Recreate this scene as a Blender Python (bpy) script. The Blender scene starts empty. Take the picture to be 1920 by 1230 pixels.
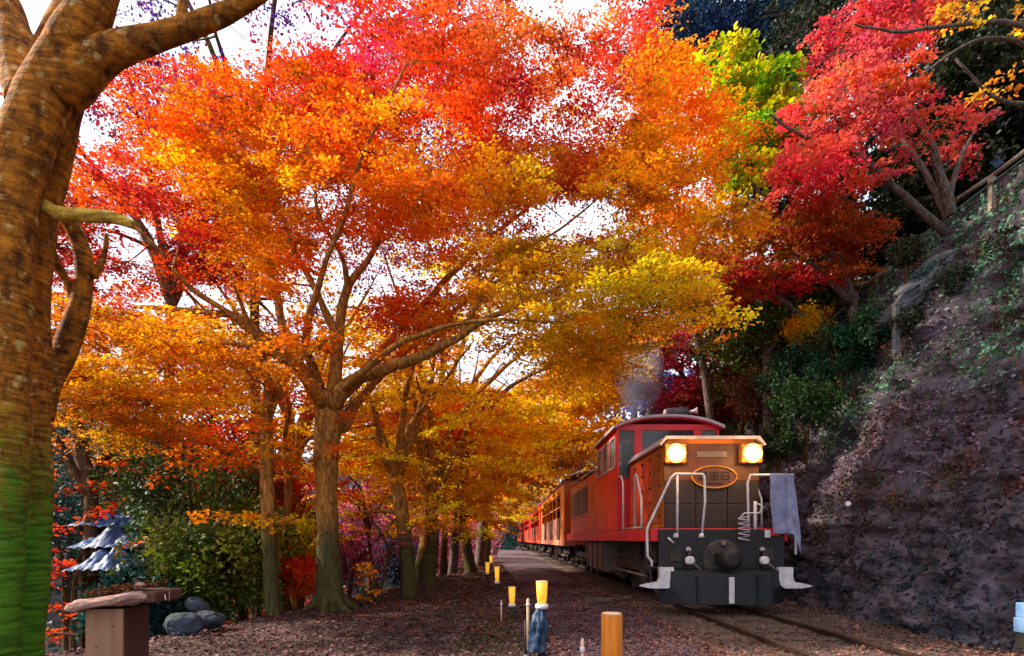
import bpy, bmesh, math, random
import numpy as np
from mathutils import Vector, Matrix

random.seed(7)
RNG = np.random.default_rng(7)
S = bpy.context.scene
C = S.collection
R = math.radians
F = 1030.0            # focal length of the lens expressed for a 1920 px wide frame
CAMZ = 1.25

# ------------------------------------------------------------------ camera
cam = bpy.data.cameras.new('camera')
cam.sensor_width = 36
cam.lens = 36 * F / 1920
cam.shift_x = 18 / 1920
cam.shift_y = 397 / 1920
cam.clip_end = 3000
cam.clip_start = 0.05
co = bpy.data.objects.new('camera', cam)
C.objects.link(co)
co.location = (0, 0, CAMZ)
co.rotation_euler = (R(90), 0, 0)
S.camera = co

# ------------------------------------------------------------------ light
SUN_EL, SUN_AZ = R(36), R(-84)          # azimuth measured from +Y towards +X
w = bpy.data.worlds.new('World')
S.world = w
w.use_nodes = True
nt = w.node_tree
nt.nodes.clear()
sky = nt.nodes.new('ShaderNodeTexSky')
sky.sky_type = 'NISHITA'
sky.sun_disc = False
sky.sun_elevation = SUN_EL
sky.sun_rotation = SUN_AZ
sky.dust_density = 2.0
sky.air_density = 1.0
tc = nt.nodes.new('ShaderNodeTexCoord')
nz = nt.nodes.new('ShaderNodeTexNoise')
nz.inputs['Scale'].default_value = 3.0
nz.inputs['Detail'].default_value = 6
rp = nt.nodes.new('ShaderNodeValToRGB')
rp.color_ramp.elements[0].position = 0.30
rp.color_ramp.elements[0].color = (0.35, 0.35, 0.35, 1)
rp.color_ramp.elements[1].position = 0.52
rp.color_ramp.elements[1].color = (1, 1, 1, 1)
mx = nt.nodes.new('ShaderNodeMix')
mx.data_type = 'RGBA'
mx.inputs[7].default_value = (7.4, 7.7, 8.6, 1)      # thin bright cloud
bgn = nt.nodes.new('ShaderNodeBackground')
bgn.inputs['Strength'].default_value = 0.10
wo = nt.nodes.new('ShaderNodeOutputWorld')
nt.links.new(tc.outputs['Generated'], nz.inputs['Vector'])
nt.links.new(nz.outputs['Fac'], rp.inputs['Fac'])
nt.links.new(rp.outputs['Color'], mx.inputs[0])
nt.links.new(sky.outputs['Color'], mx.inputs[6])
nt.links.new(mx.outputs[2], bgn.inputs['Color'])
nt.links.new(bgn.outputs['Background'], wo.inputs['Surface'])

sl = bpy.data.lights.new('sun', 'SUN')
sl.energy = 5.0
sl.angle = R(2.0)
sl.color = (1.0, 0.88, 0.70)
so = bpy.data.objects.new('sun', sl)
C.objects.link(so)
sd = Vector((math.sin(SUN_AZ) * math.cos(SUN_EL), math.cos(SUN_AZ) * math.cos(SUN_EL), math.sin(SUN_EL)))
so.rotation_euler = sd.to_track_quat('Z', 'Y').to_euler()
so.location = sd * 40

S.view_settings.view_transform = 'Standard'
S.view_settings.look = 'None'
S.view_settings.gamma = 1
S.view_settings.use_curve_mapping = False
S.view_settings.exposure = 1.05
S.render.engine = 'CYCLES'
S.cycles.max_bounces = 8
S.cycles.transmission_bounces = 6
S.cycles.transparent_max_bounces = 8

# ------------------------------------------------------------------ helpers
def srgb(r, g, b):
    c = np.array([r, g, b], float) / 255
    return np.where(c <= 0.04045, c / 12.92, ((c + 0.055) / 1.055) ** 2.4)

def P(px, py, Y):
    """a point at distance Y seen in direction (px, py) of a 1920 px frame"""
    return np.array([(px - 942) / F * Y, Y, CAMZ + (1012 - py) / F * Y])

def hash3(ix, iy, iz, s=0):
    n = (ix * 374761393 + iy * 668265263 + iz * 2147483647 + s * 974634777) & 0xffffffff
    n = ((n ^ (n >> 13)) * 1274126177) & 0xffffffff
    n = (n ^ (n >> 16)) & 0xffff
    return n / 65535.0

def vnoise(p, sc=1.0, s=0):
    p = np.asarray(p, float) * sc + 1000.0
    i = np.floor(p).astype(np.int64)
    f = p - i
    f = f * f * (3 - 2 * f)
    out = 0
    for dx in (0, 1):
        for dy in (0, 1):
            for dz in (0, 1):
                wt = (f[..., 0] if dx else 1 - f[..., 0]) * (f[..., 1] if dy else 1 - f[..., 1]) * (f[..., 2] if dz else 1 - f[..., 2])
                out = out + wt * hash3(i[..., 0] + dx, i[..., 1] + dy, i[..., 2] + dz, s)
    return out

def fbm(p, sc=1.0, octv=4, s=0):
    a, t, tot = 1.0, 0, 0
    for o in range(octv):
        t = t + a * vnoise(p, sc * 2 ** o, s + o)
        tot += a
        a *= 0.5
    return t / tot

def empty(name, loc, label=None, cat=None, group=None, kind=None, rz=0):
    o = bpy.data.objects.new(name, None)
    C.objects.link(o)
    o.location = [float(v) for v in loc]
    o.rotation_euler = (0, 0, rz)
    o.empty_display_size = 0.2
    return tag(o, label, cat, group, kind)

def tag(o, label=None, cat=None, group=None, kind=None):
    if label: o['label'] = label
    if cat: o['category'] = cat
    if group: o['group'] = group
    if kind: o['kind'] = kind
    return o

def children(o):
    return [c for c in bpy.data.objects if c.parent == o]

def copy_tree(o, parent=None, kids=None):
    if kids is None:
        kids = {}
        for c in bpy.data.objects:
            if c.parent: kids.setdefault(c.parent, []).append(c)
    c = o.copy()
    C.objects.link(c)
    c.parent = parent
    for ch in kids.get(o, []):
        copy_tree(ch, c, kids)
    return c

def world_off(parent):
    v = Vector((0, 0, 0))
    while parent is not None:
        v += Vector(parent.location)
        parent = parent.parent
    return v

class MB:
    """collects shapes and links them as one mesh object"""
    def __init__(s):
        s.v, s.f, s.m = [], [], []
        s.smooth = []
    def add(s, vs, fs, sm=False):
        b = len(s.v)
        s.v += [tuple(map(float, v)) for v in vs]
        s.f += [tuple(i + b for i in f) for f in fs]
        s.smooth += [sm] * len(fs)
        return s
    def box(s, x0, x1, y0, y1, z0, z1, bev=0.0):
        if bev > 0:
            bm = bmesh.new()
            bmesh.ops.create_cube(bm, size=1)
            for v in bm.verts:
                v.co = Vector(((x0 + x1) / 2 + v.co.x * (x1 - x0), (y0 + y1) / 2 + v.co.y * (y1 - y0), (z0 + z1) / 2 + v.co.z * (z1 - z0)))
            bmesh.ops.bevel(bm, geom=list(bm.edges), offset=bev, segments=2, affect='EDGES', profile=0.5)
            bm.verts.index_update()
            s.add([v.co for v in bm.verts], [[v.index for v in f.verts] for f in bm.faces])
            bm.free()
            return s
        vs = [(x, y, z) for z in (z0, z1) for y in (y0, y1) for x in (x0, x1)]
        return s.add(vs, [(0, 2, 3, 1), (4, 5, 7, 6), (0, 1, 5, 4), (2, 6, 7, 3), (0, 4, 6, 2), (1, 3, 7, 5)])
    def tube(s, pts, rad, n=8, caps=True):
        pts = [Vector([float(c) for c in p]) for p in pts]
        if not hasattr(rad, '__len__'): rad = [rad] * len(pts)
        vs, fs = [], []
        t0 = (pts[1] - pts[0]).normalized()
        up = Vector((0, 0, 1)) if abs(t0.z) < 0.9 else Vector((1, 0, 0))
        u = t0.cross(up).normalized()
        for i, p in enumerate(pts):
            if i == 0: t = t0
            elif i == len(pts) - 1: t = (pts[-1] - pts[-2]).normalized()
            else: t = (pts[i + 1] - pts[i - 1]).normalized()
            u = (u - t * u.dot(t)).normalized()
            w_ = t.cross(u)
            for k in range(n):
                a = 2 * math.pi * k / n
                vs.append(p + (u * math.cos(a) + w_ * math.sin(a)) * rad[i])
        for i in range(len(pts) - 1):
            for k in range(n):
                k2 = (k + 1) % n
                fs.append((i * n + k, i * n + k2, (i + 1) * n + k2, (i + 1) * n + k))
        s.add(vs, fs, True)
        if caps:
            b = len(s.v) - len(vs)
            s.f.append(tuple(b + k for k in range(n))[::-1]); s.smooth.append(False)
            s.f.append(tuple(b + (len(pts) - 1) * n + k for k in range(n))); s.smooth.append(False)
        return s
    def lathe(s, c, axis, prof, n=20):
        """prof: (distance along axis, radius)"""
        c = Vector(c); a = Vector(axis).normalized()
        u = a.orthogonal().normalized(); w_ = a.cross(u)
        vs, fs = [], []
        for d, r in prof:
            for k in range(n):
                t = 2 * math.pi * k / n
                vs.append(c + a * d + (u * math.cos(t) + w_ * math.sin(t)) * r)
        for i in range(len(prof) - 1):
            for k in range(n):
                k2 = (k + 1) % n
                fs.append((i * n + k, i * n + k2, (i + 1) * n + k2, (i + 1) * n + k))
        s.add(vs, fs, True)
        b = len(s.v) - len(vs)
        s.f.append(tuple(b + k for k in range(n))[::-1]); s.smooth.append(False)
        s.f.append(tuple(b + (len(prof) - 1) * n + k for k in range(n))); s.smooth.append(False)
        return s
    def prism(s, prof, axis, a0, a1):
        """closed polygon prof in the two other axes, extruded along axis ('x','y','z')"""
        n = len(prof)
        def mk(p, a):
            return {'x': (a, p[0], p[1]), 'y': (p[0], a, p[1]), 'z': (p[0], p[1], a)}[axis]
        vs = [mk(p, a0) for p in prof] + [mk(p, a1) for p in prof]
        fs = [(i, (i + 1) % n, n + (i + 1) % n, n + i) for i in range(n)]
        fs += [tuple(range(n))[::-1], tuple(range(n, 2 * n))]
        return s.add(vs, fs)
    def build(s, name, mat, parent=None, world=False, loc=None):
        me = bpy.data.meshes.new(name)
        off = world_off(parent) if (world and parent) else Vector((0, 0, 0))
        me.from_pydata([(v[0] - off.x, v[1] - off.y, v[2] - off.z) for v in s.v], [], s.f)
        me.polygons.foreach_set('use_smooth', s.smooth)
        me.materials.append(mat)
        me.validate()
        bm = bmesh.new(); bm.from_mesh(me); bmesh.ops.recalc_face_normals(bm, faces=bm.faces); bm.to_mesh(me); bm.free()
        o = bpy.data.objects.new(name, me)
        C.objects.link(o)
        o.parent = parent
        if loc is not None: o.location = loc
        return o

def grid_mesh(name, Vx, mat, smooth=True, flip=False):
    """Vx: (n, m, 3) array"""
    n, m, _ = Vx.shape
    me = bpy.data.meshes.new(name)
    idx = np.arange(n * m).reshape(n, m)
    q = np.stack([idx[:-1, :-1], idx[1:, :-1], idx[1:, 1:], idx[:-1, 1:]], -1).reshape(-1, 4)
    if flip: q = q[:, ::-1]
    me.vertices.add(n * m); me.vertices.foreach_set('co', Vx.reshape(-1).astype(np.float32))
    me.loops.add(q.size); me.loops.foreach_set('vertex_index', q.reshape(-1).astype(np.int32))
    me.polygons.add(len(q)); me.polygons.foreach_set('loop_start', np.arange(0, q.size, 4, dtype=np.int32))
    me.polygons.foreach_set('use_smooth', np.full(len(q), smooth))
    me.update(); me.validate()
    me.materials.append(mat)
    o = bpy.data.objects.new(name, me)
    C.objects.link(o)
    return o

LOBES = {
    'kite': (np.array([[0, 0, 0], [.62, .40, .04], [1, .04, -.1], [.5, -.36, .06]]), np.array([[0, 3, 2], [0, 2, 1]])),
    # outlines in leaf plane (along, across, lift); triangles
    'maple': (np.array([[0, 0, 0], [.42, .13, .02], [1, 0, -.08], [.42, -.13, .02], [.30, .62, -.05], [.12, .2, .02], [.30, -.62, -.05], [.12, -.2, .02]]),
              np.array([[0, 3, 2], [0, 2, 1], [0, 4, 5], [0, 7, 6]])),
    'spray': (np.array([[0, 0, 0], [.5, .30, .05], [1, 0, -.1], [.5, -.30, .05]]), np.array([[0, 3, 2], [0, 2, 1]])),
    'blade': (np.array([[0, 0, 0], [.5, .1, .02], [1, 0, -.06], [.5, -.1, .02]]), np.array([[0, 3, 2], [0, 2, 1]])),
    'broad': (np.array([[0, 0, 0], [.3, .38, .06], [.72, .3, .0], [1, 0, -.1], [.72, -.3, .0], [.3, -.38, .06]]),
              np.array([[0, 5, 3], [0, 3, 1], [1, 3, 2], [5, 4, 3]])),
}

def leaf_mesh(name, pos, nrm, size, col, mat, parent=None, shape='maple', dirs=None, off=None):
    N = len(pos)
    tpl, tris = LOBES[shape]
    nrm = nrm / np.linalg.norm(nrm, axis=1, keepdims=True)
    if dirs is None: dirs = RNG.normal(size=(N, 3))
    t = dirs - nrm * (dirs * nrm).sum(1, keepdims=True)
    t /= np.linalg.norm(t, axis=1, keepdims=True) + 1e-9
    b = np.cross(nrm, t)
    sz = np.asarray(size).reshape(-1, 1, 1) if hasattr(size, '__len__') else size
    V = (tpl[None, :, 0:1] * t[:, None] + tpl[None, :, 1:2] * b[:, None] + tpl[None, :, 2:3] * nrm[:, None]) * sz + pos[:, None]
    if parent is not None:
        V = V - np.array(world_off(parent))[None, None]
    k = len(tpl)
    tri = (tris[None] + (np.arange(N) * k)[:, None, None]).reshape(-1, 3)
    me = bpy.data.meshes.new(name)
    me.vertices.add(N * k); me.vertices.foreach_set('co', V.reshape(-1).astype(np.float32))
    me.loops.add(tri.size); me.loops.foreach_set('vertex_index', tri.reshape(-1).astype(np.int32))
    me.polygons.add(len(tri)); me.polygons.foreach_set('loop_start', np.arange(0, tri.size, 3, dtype=np.int32))
    me.update()
    at = me.color_attributes.new('Col', 'FLOAT_COLOR', 'POINT')
    cc = np.ones((N, k, 4), np.float32)
    cc[:, :, :3] = np.clip(col, 0, 1)[:, None]
    at.data.foreach_set('color', cc.reshape(-1))
    me.materials.append(mat)
    o = bpy.data.objects.new(name, me)
    C.objects.link(o)
    o.parent = parent
    return o

# ------------------------------------------------------------------ materials
def new_mat(name):
    m = bpy.data.materials.new(name)
    m.use_nodes = True
    return m, m.node_tree, m.node_tree.nodes['Principled BSDF']

def mat(name, c1, c2=None, scale=6.0, rough=0.6, metal=0.0, bump=0.2, bscale=30.0, detail=6, stretch=(1, 1, 1), emis=None, estr=0, spec=0.5, lo=0.35, hi=0.65, coord='Object'):
    m, t, p = new_mat(name)
    c1 = tuple(float(v) for v in c1); c2 = tuple(float(v) for v in (c2 if c2 is not None else [v * 0.6 for v in c1]))
    tcn = t.nodes.new('ShaderNodeTexCoord'); mp = t.nodes.new('ShaderNodeMapping')
    mp.inputs['Scale'].default_value = stretch
    t.links.new(tcn.outputs[coord], mp.inputs['Vector'])
    n = t.nodes.new('ShaderNodeTexNoise'); n.inputs['Scale'].default_value = scale; n.inputs['Detail'].default_value = detail
    n.inputs['Roughness'].default_value = 0.65
    t.links.new(mp.outputs[0], n.inputs['Vector'])
    r = t.nodes.new('ShaderNodeValToRGB')
    r.color_ramp.elements[0].position = lo; r.color_ramp.elements[0].color = (*c2, 1)
    r.color_ramp.elements[1].position = hi; r.color_ramp.elements[1].color = (*c1, 1)
    t.links.new(n.outputs['Fac'], r.inputs['Fac']); t.links.new(r.outputs['Color'], p.inputs['Base Color'])
    p.inputs['Roughness'].default_value = rough; p.inputs['Metallic'].default_value = metal
    p.inputs['Specular IOR Level'].default_value = spec
    if bump > 0:
        n2 = t.nodes.new('ShaderNodeTexNoise'); n2.inputs['Scale'].default_value = bscale; n2.inputs['Detail'].default_value = 5
        t.links.new(mp.outputs[0], n2.inputs['Vector'])
        b = t.nodes.new('ShaderNodeBump'); b.inputs['Strength'].default_value = bump; b.inputs['Distance'].default_value = 0.02
        t.links.new(n2.outputs['Fac'], b.inputs['Height']); t.links.new(b.outputs['Normal'], p.inputs['Normal'])
    if emis is not None:
        p.inputs['Emission Color'].default_value = (*emis, 1); p.inputs['Emission Strength'].default_value = estr
    return m

def leaf_mat(name, trans=0.5, rough=0.55):
    m, t, p = new_mat(name)
    a = t.nodes.new('ShaderNodeAttribute'); a.attribute_name = 'Col'
    t.links.new(a.outputs['Color'], p.inputs['Base Color'])
    p.inputs['Roughness'].default_value = rough
    p.inputs['Specular IOR Level'].default_value = 0.25
    tr = t.nodes.new('ShaderNodeBsdfTranslucent')
    t.links.new(a.outputs['Color'], tr.inputs['Color'])
    ms = t.nodes.new('ShaderNodeMixShader'); ms.inputs[0].default_value = trans
    t.links.new(p.outputs[0], ms.inputs[1]); t.links.new(tr.outputs[0], ms.inputs[2])
    t.links.new(ms.outputs[0], t.nodes['Material Output'].inputs['Surface'])
    return m

def bark_mat(name, c1, c2, spot=None, moss=None, mossz=(0.5, 2.0)):
    m, t, p = new_mat(name)
    tcn = t.nodes.new('ShaderNodeTexCoord'); mp = t.nodes.new('ShaderNodeMapping')
    mp.inputs['Scale'].default_value = (5, 5, 3.2)
    t.links.new(tcn.outputs['Object'], mp.inputs['Vector'])
    n = t.nodes.new('ShaderNodeTexNoise'); n.inputs['Scale'].default_value = 2.5; n.inputs['Detail'].default_value = 8; n.inputs['Roughness'].default_value = .7
    t.links.new(mp.outputs[0], n.inputs['Vector'])
    r = t.nodes.new('ShaderNodeValToRGB')
    r.color_ramp.elements[0].position = .38; r.color_ramp.elements[0].color = (*[float(v) for v in c2], 1)
    r.color_ramp.elements[1].position = .62; r.color_ramp.elements[1].color = (*[float(v) for v in c1], 1)
    t.links.new(n.outputs['Fac'], r.inputs['Fac'])
    colo = r.outputs['Color']
    if spot is not None:
        v = t.nodes.new('ShaderNodeTexNoise'); v.inputs['Scale'].default_value = 14; v.inputs['Detail'].default_value = 4
        t.links.new(tcn.outputs['Object'], v.inputs['Vector'])
        r2 = t.nodes.new('ShaderNodeValToRGB'); r2.color_ramp.elements[0].position = .60; r2.color_ramp.elements[1].position = .68
        t.links.new(v.outputs['Fac'], r2.inputs['Fac'])
        k = t.nodes.new('ShaderNodeMix'); k.data_type = 'RGBA'; k.inputs[7].default_value = (*[float(q) for q in spot], 1)
        t.links.new(r2.outputs['Color'], k.inputs[0]); t.links.new(colo, k.inputs[6]); colo = k.outputs[2]
    if moss is not None:
        sx = t.nodes.new('ShaderNodeSeparateXYZ'); t.links.new(tcn.outputs['Object'], sx.inputs[0])
        mr = t.nodes.new('ShaderNodeMapRange'); mr.inputs[1].default_value = mossz[1]; mr.inputs[2].default_value = mossz[0]; mr.inputs[3].default_value = 0; mr.inputs[4].default_value = 1
        t.links.new(sx.outputs['Z'], mr.inputs[0])
        ad = t.nodes.new('ShaderNodeMath'); ad.operation = 'ADD'; t.links.new(mr.outputs[0], ad.inputs[0]); t.links.new(n.outputs['Fac'], ad.inputs[1])
        r3 = t.nodes.new('ShaderNodeValToRGB'); r3.color_ramp.elements[0].position = .7; r3.color_ramp.elements[1].position = 1.35 if mossz[0] < .5 else 1.1
        t.links.new(ad.outputs[0], r3.inputs['Fac'])
        k = t.nodes.new('ShaderNodeMix'); k.data_type = 'RGBA'; k.inputs[7].default_value = (*[float(q) for q in moss], 1)
        t.links.new(r3.outputs['Color'], k.inputs[0]); t.links.new(colo, k.inputs[6]); colo = k.outputs[2]
    mp2 = t.nodes.new('ShaderNodeMapping'); mp2.inputs['Scale'].default_value = (5, 5, 34) if spot is not None else (30, 30, 4)
    t.links.new(tcn.outputs['Object'], mp2.inputs['Vector'])
    nl_ = t.nodes.new('ShaderNodeTexNoise'); nl_.inputs['Scale'].default_value = 1.0; nl_.inputs['Detail'].default_value = 5
    t.links.new(mp2.outputs[0], nl_.inputs['Vector'])
    rl_ = t.nodes.new('ShaderNodeValToRGB'); rl_.color_ramp.elements[0].position = .40; rl_.color_ramp.elements[0].color = (.45, .42, .40, 1); rl_.color_ramp.elements[1].position = .55; rl_.color_ramp.elements[1].color = (1, 1, 1, 1)
    t.links.new(nl_.outputs['Fac'], rl_.inputs['Fac'])
    ml_ = t.nodes.new('ShaderNodeMix'); ml_.data_type = 'RGBA'; ml_.blend_type = 'MULTIPLY'; ml_.inputs[0].default_value = .8
    t.links.new(colo, ml_.inputs[6]); t.links.new(rl_.outputs['Color'], ml_.inputs[7]); colo = ml_.outputs[2]
    t.links.new(colo, p.inputs['Base Color'])
    p.inputs['Roughness'].default_value = .85
    p.inputs['Specular IOR Level'].default_value = 0.2
    b = t.nodes.new('ShaderNodeBump'); b.inputs['Strength'].default_value = .8; b.inputs['Distance'].default_value = 0.03
    ah = t.nodes.new('ShaderNodeMath'); ah.operation = 'ADD'; t.links.new(n.outputs['Fac'], ah.inputs[0]); t.links.new(nl_.outputs['Fac'], ah.inputs[1])
    t.links.new(ah.outputs[0], b.inputs['Height']); t.links.new(b.outputs['Normal'], p.inputs['Normal'])
    return m

M = {}
M['leaf'] = leaf_mat('maple_leaf', .62)
M['leaf_dark'] = leaf_mat('evergreen_leaf', .25)
M['litter'] = leaf_mat('dead_leaf', .1, .8)
M['bark_big'] = bark_mat('cherry_bark', (.55, .19, .012), (.11, .036, .006), spot=(.55, .36, .12), moss=(.07, .19, .010), mossz=(.3, 3.0))
M['bark_gold'] = bark_mat('maple_bark', (.56, .26, .05), (.20, .09, .02), moss=(.075, .065, .02), mossz=(0.2, 2.2))
M['bark_dark'] = bark_mat('dark_bark', (.16, .075, .03), (.05, .028, .016))
M['bark_grey'] = bark_mat('grey_bark', (.20, .15, .13), (.07, .05, .045))

exec_order = None
# ------------------------------------------------------------------ terrain
EDGE_Y = np.array([-30, 0, 5, 7, 10, 13.8, 20, 40, 80, 150, 400])
EDGE_X = np.array([-9, -6.6, -5.2, -4.5, -3.7, -2.75, -1.9, -2.2, -3.2, -4, -5])

def cut_h(Y):
    """height of the cutting face along the line"""
    return np.interp(Y, [-30, 8, 15, 19, 26, 60, 200], [9.4, 9.2, 8.9, 7.2, 6.5, 6.0, 6.0])

def ground_z(X, Y):
    X = np.asarray(X, float); Y = np.asarray(Y, float)
    e = np.interp(Y, EDGE_Y, EDGE_X)
    z = np.full(X.shape, -0.12)
    pth = np.clip((2.2 - X) / 1.5, 0, 1)
    z = z + 0.10 * pth * pth * (3 - 2 * pth)
    # ravine on the left
    d = e - X
    z = np.where(d > 0, -0.02 - 0.75 * np.minimum(d, 13) + 0.35 * (1 - np.exp(-d * 1.2)), z)
    fx = np.clip(d - 22, 0, None)
    z = z + np.where(fx > 0, 0.62 * np.minimum(fx, 45) + .2 * np.clip(fx - 45, 0, None), 0)
    # valley closes far away
    far = np.clip((Y - 130) / 120, 0, 1)
    z = z + far * far * (3 - 2 * far) * 42 * np.clip((60 - np.abs(X)) / 90 + .6, .3, 1)
    return z

def right_z(X, Y):
    """hillside above and behind the cutting"""
    h = cut_h(Y)
    xb = 6.15 + h * 0.5
    return h + (X - xb) * 0.72

def hill_total(X, Y):
    return np.where(X > 6.15, np.minimum((X - 6.15) * 2.0, right_z(X, Y)), ground_z(X, Y))

M['ground'] = mat('leaf_strewn_earth', (.08, .038, .03), (.022, .012, .01), scale=9, rough=.95, bump=1.0, bscale=45, lo=.35, hi=.7, coord='Object')
M['ravine'] = mat('forest_floor', (.05, .05, .03), (.02, .02, .025), scale=1.2, rough=1, bump=.8, bscale=6)
M['gravel'] = mat('gravel_path', (.12, .08, .11), (.04, .026, .036), scale=28, rough=.95, bump=.9, bscale=90)
M['ballast'] = mat('ballast', (.15, .095, .08), (.05, .033, .028), scale=26, rough=.95, bump=1.0, bscale=60)
M['rock'] = mat('cutting_rock', (.115, .088, .115), (.018, .015, .024), scale=3.6, rough=.95, bump=1.0, bscale=9, detail=10)

# ground sheet: left to the foot of the cutting and beyond, to the horizon
ys = np.concatenate([np.linspace(-25, 0, 12), np.linspace(0.3, 30, 130), np.linspace(31, 120, 60), np.linspace(125, 900, 30)])
xs = np.concatenate([np.linspace(-700, -90, 14), np.linspace(-85, -16, 40), np.linspace(-15.6, 6.6, 120), np.linspace(10, 20, 3)])
YY, XX = np.meshgrid(ys, xs, indexing='ij')
ZZ = ground_z(XX, YY)
pp = np.stack([XX, YY, np.zeros_like(XX)], -1)
near = np.clip((60 - YY) / 60, 0.0, 1)
flat = np.clip((2.6 - XX) / .8, 0, 1)
ZZ = ZZ + (fbm(pp, .9, 4, 3) - .5) * .12 * flat
dd = np.interp(YY, EDGE_Y, EDGE_X) - XX
ZZ = ZZ + np.clip(dd, 0, 6) / 6 * (fbm(pp, .25, 4, 9) - .5) * 4
o = grid_mesh('ground', np.stack([XX, YY, ZZ], -1), M['ground'], flip=True)
tag(o, kind='structure')
o.data.materials.append(M['ravine'])
mi = np.zeros(len(o.data.polygons), np.int32)
cen = np.empty(len(mi) * 3, np.float32); o.data.polygons.foreach_get('center', cen); cen = cen.reshape(-1, 3)
mi[(np.interp(cen[:, 1], EDGE_Y, EDGE_X) - cen[:, 0]) > 1.5] = 1
o.data.polygons.foreach_set('material_index', mi)
GROUND = o

# gravel path beside the line and the ballast bed
def strip(name, x0f, x1f, z, m, y0, y1, n=120, k=14, amp=.015, seed=0, crown=0):
    yy = y0 + (y1 - y0) * np.linspace(0, 1, n) ** 2
    V = np.zeros((n, k, 3))
    for i, y in enumerate(yy):
        x0, x1 = x0f(y), x1f(y)
        xx = np.linspace(x0, x1, k)
        V[i, :, 0] = xx; V[i, :, 1] = y; V[i, :, 2] = z
    t = np.linspace(-1, 1, k)
    V[:, :, 2] += crown * (1 - t ** 8)
    V[:, :, 2] += (fbm(V, 3, 3, seed) - .5) * amp
    V[:, 0, 2] -= .06 + crown * 0; V[:, -1, 2] -= .06
    ob = grid_mesh(name, V, m, flip=True)
    return tag(ob, kind='structure')
strip('path', lambda y: np.interp(y, [0, 3, 6, 10, 14, 20, 40, 400], [.9, .75, .55, .35, 0.05, -.3, -.7, -2.6]), lambda y: 2.35, .02, M['gravel'], 0, 260, seed=4, amp=.03)
strip('trackbed', lambda y: 2.3, lambda y: 6.0, -.125, M['ballast'], -8, 300, seed=5, amp=.05, k=30, crown=.034)

# cutting face on the right
n1, n2 = 320, 140
yv = -8 + 108 * np.linspace(0, 1, n1) ** 1.6
V = np.zeros((n1, n2, 3))
t = np.linspace(0, 1, n2)
for i, y in enumerate(yv):
    h = float(cut_h(y))
    V[i, :, 0] = 6.15 + h * t * .5 + .25 * np.sin(t * 3.1) - .4 * np.clip((0.12 - t) / .12, 0, 1) * 0
    V[i, :, 1] = y
    V[i, :, 2] = -.2 + (h + .2) * t
nn = fbm(V, .55, 6, 21) - .5
n3 = np.abs(fbm(V, 1.7, 4, 33) - .5) * 2
cap = np.clip((1 - t) / .06, 0, 1)[None]
n4 = fbm(V, 4.5, 4, 55) - .5
V[:, :, 0] -= (nn * 1.5 - n3 * .55 + n4 * .5) * cap
V[:, :, 2] += (nn * .35) * cap
CUT = V.copy()
o = grid_mesh('cutting', V, M['rock'], flip=False)
tag(o, kind='structure')

M['slope'] = mat('mossy_slope', (.06, .085, .055), (.025, .03, .022), scale=1.3, rough=1, bump=.8, bscale=8)
# hillside above
n1, n2 = 160, 60
yv = -8 + 300 * np.linspace(0, 1, n1) ** 1.7
V = np.zeros((n1, n2, 3))
for i, y in enumerate(yv):
    h = float(cut_h(y)); xb = 6.15 + h * .5 - .05
    s_ = 70 * np.linspace(0, 1, n2) ** 1.6
    V[i, :, 0] = xb + s_; V[i, :, 1] = y; V[i, :, 2] = h - .02 + s_ * .72
V[:, :, 2] += (fbm(V, .22, 4, 8) - .5) * np.clip((V[:, :, 0] - 11) / 3, 0, 1) * 3
o = grid_mesh('hillside', V, M['slope'], flip=False)
tag(o, kind='structure')

# ------------------------------------------------------------------ the railway track
M['steel'] = mat('worn_rail', (.13, .08, .065), (.04, .022, .018), scale=12, rough=.42, metal=.7, bump=.2)
M['sleeper'] = mat('old_sleeper', (.13, .085, .065), (.045, .03, .025), scale=8, rough=.9, bump=.6, stretch=(1, 8, 8))
XC = 3.95
trk = empty('railway_track', (XC, 0, 0), 'single railway track of two rusty rails on sleepers under the train', 'railway track')
for sx in (-1, 1):
    x = sx * .565
    prof = [(-.065, -.155), (.065, -.155), (.065, -.143), (.012, -.125), (.012, -.045), (.034, -.035), (.034, -.004), (.026, 0), (-.026, 0), (-.034, -.004), (-.034, -.035), (-.012, -.045), (-.012, -.125), (-.065, -.143)]
    MB().prism([(x + a, b) for a, b in prof], 'y', -6, 300).build('rail', M['steel'], trk)
sl0 = MB().box(-1.05, 1.05, -.11, .11, -.2, -.075, .012).build('sleeper', M['sleeper'], trk, loc=(0, 4.4, 0))
for i in range(1, 75):
    c = sl0.copy(); C.objects.link(c); c.parent = trk
    c.location = (random.uniform(-.03, .03), 4.4 + i * .6, random.uniform(-.012, .006)); c.rotation_euler = (0, 0, random.uniform(-.02, .02))

# ------------------------------------------------------------------ the locomotive
M['red'] = mat('red_paint', srgb(226, 12, 24), srgb(184, 10, 18), scale=2.5, rough=.38, bump=.04, bscale=60, lo=.2, hi=.6)
M['coral'] = mat('coral_paint', srgb(222, 82, 38), srgb(190, 55, 28), scale=2, rough=.45, bump=.04, lo=.2, hi=.7)
M['orange'] = mat('orange_paint', srgb(240, 134, 10), srgb(206, 96, 10), scale=2, rough=.45, bump=.04, lo=.2, hi=.7)
M['tan'] = mat('amber_brown_paint', srgb(186, 98, 30), srgb(140, 62, 20), scale=3, rough=.5, bump=.05, lo=.2, hi=.7)
M['umber'] = mat('umber_paint', srgb(112, 56, 24), srgb(70, 36, 20), scale=2.2, rough=.55, bump=.06, lo=.25, hi=.7)
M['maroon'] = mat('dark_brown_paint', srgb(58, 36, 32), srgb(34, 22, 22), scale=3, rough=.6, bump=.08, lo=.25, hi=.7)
M['black'] = mat('sooty_black', (.014, .011, .011), (.007, .006, .006), scale=6, rough=.6, bump=.3)
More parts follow.
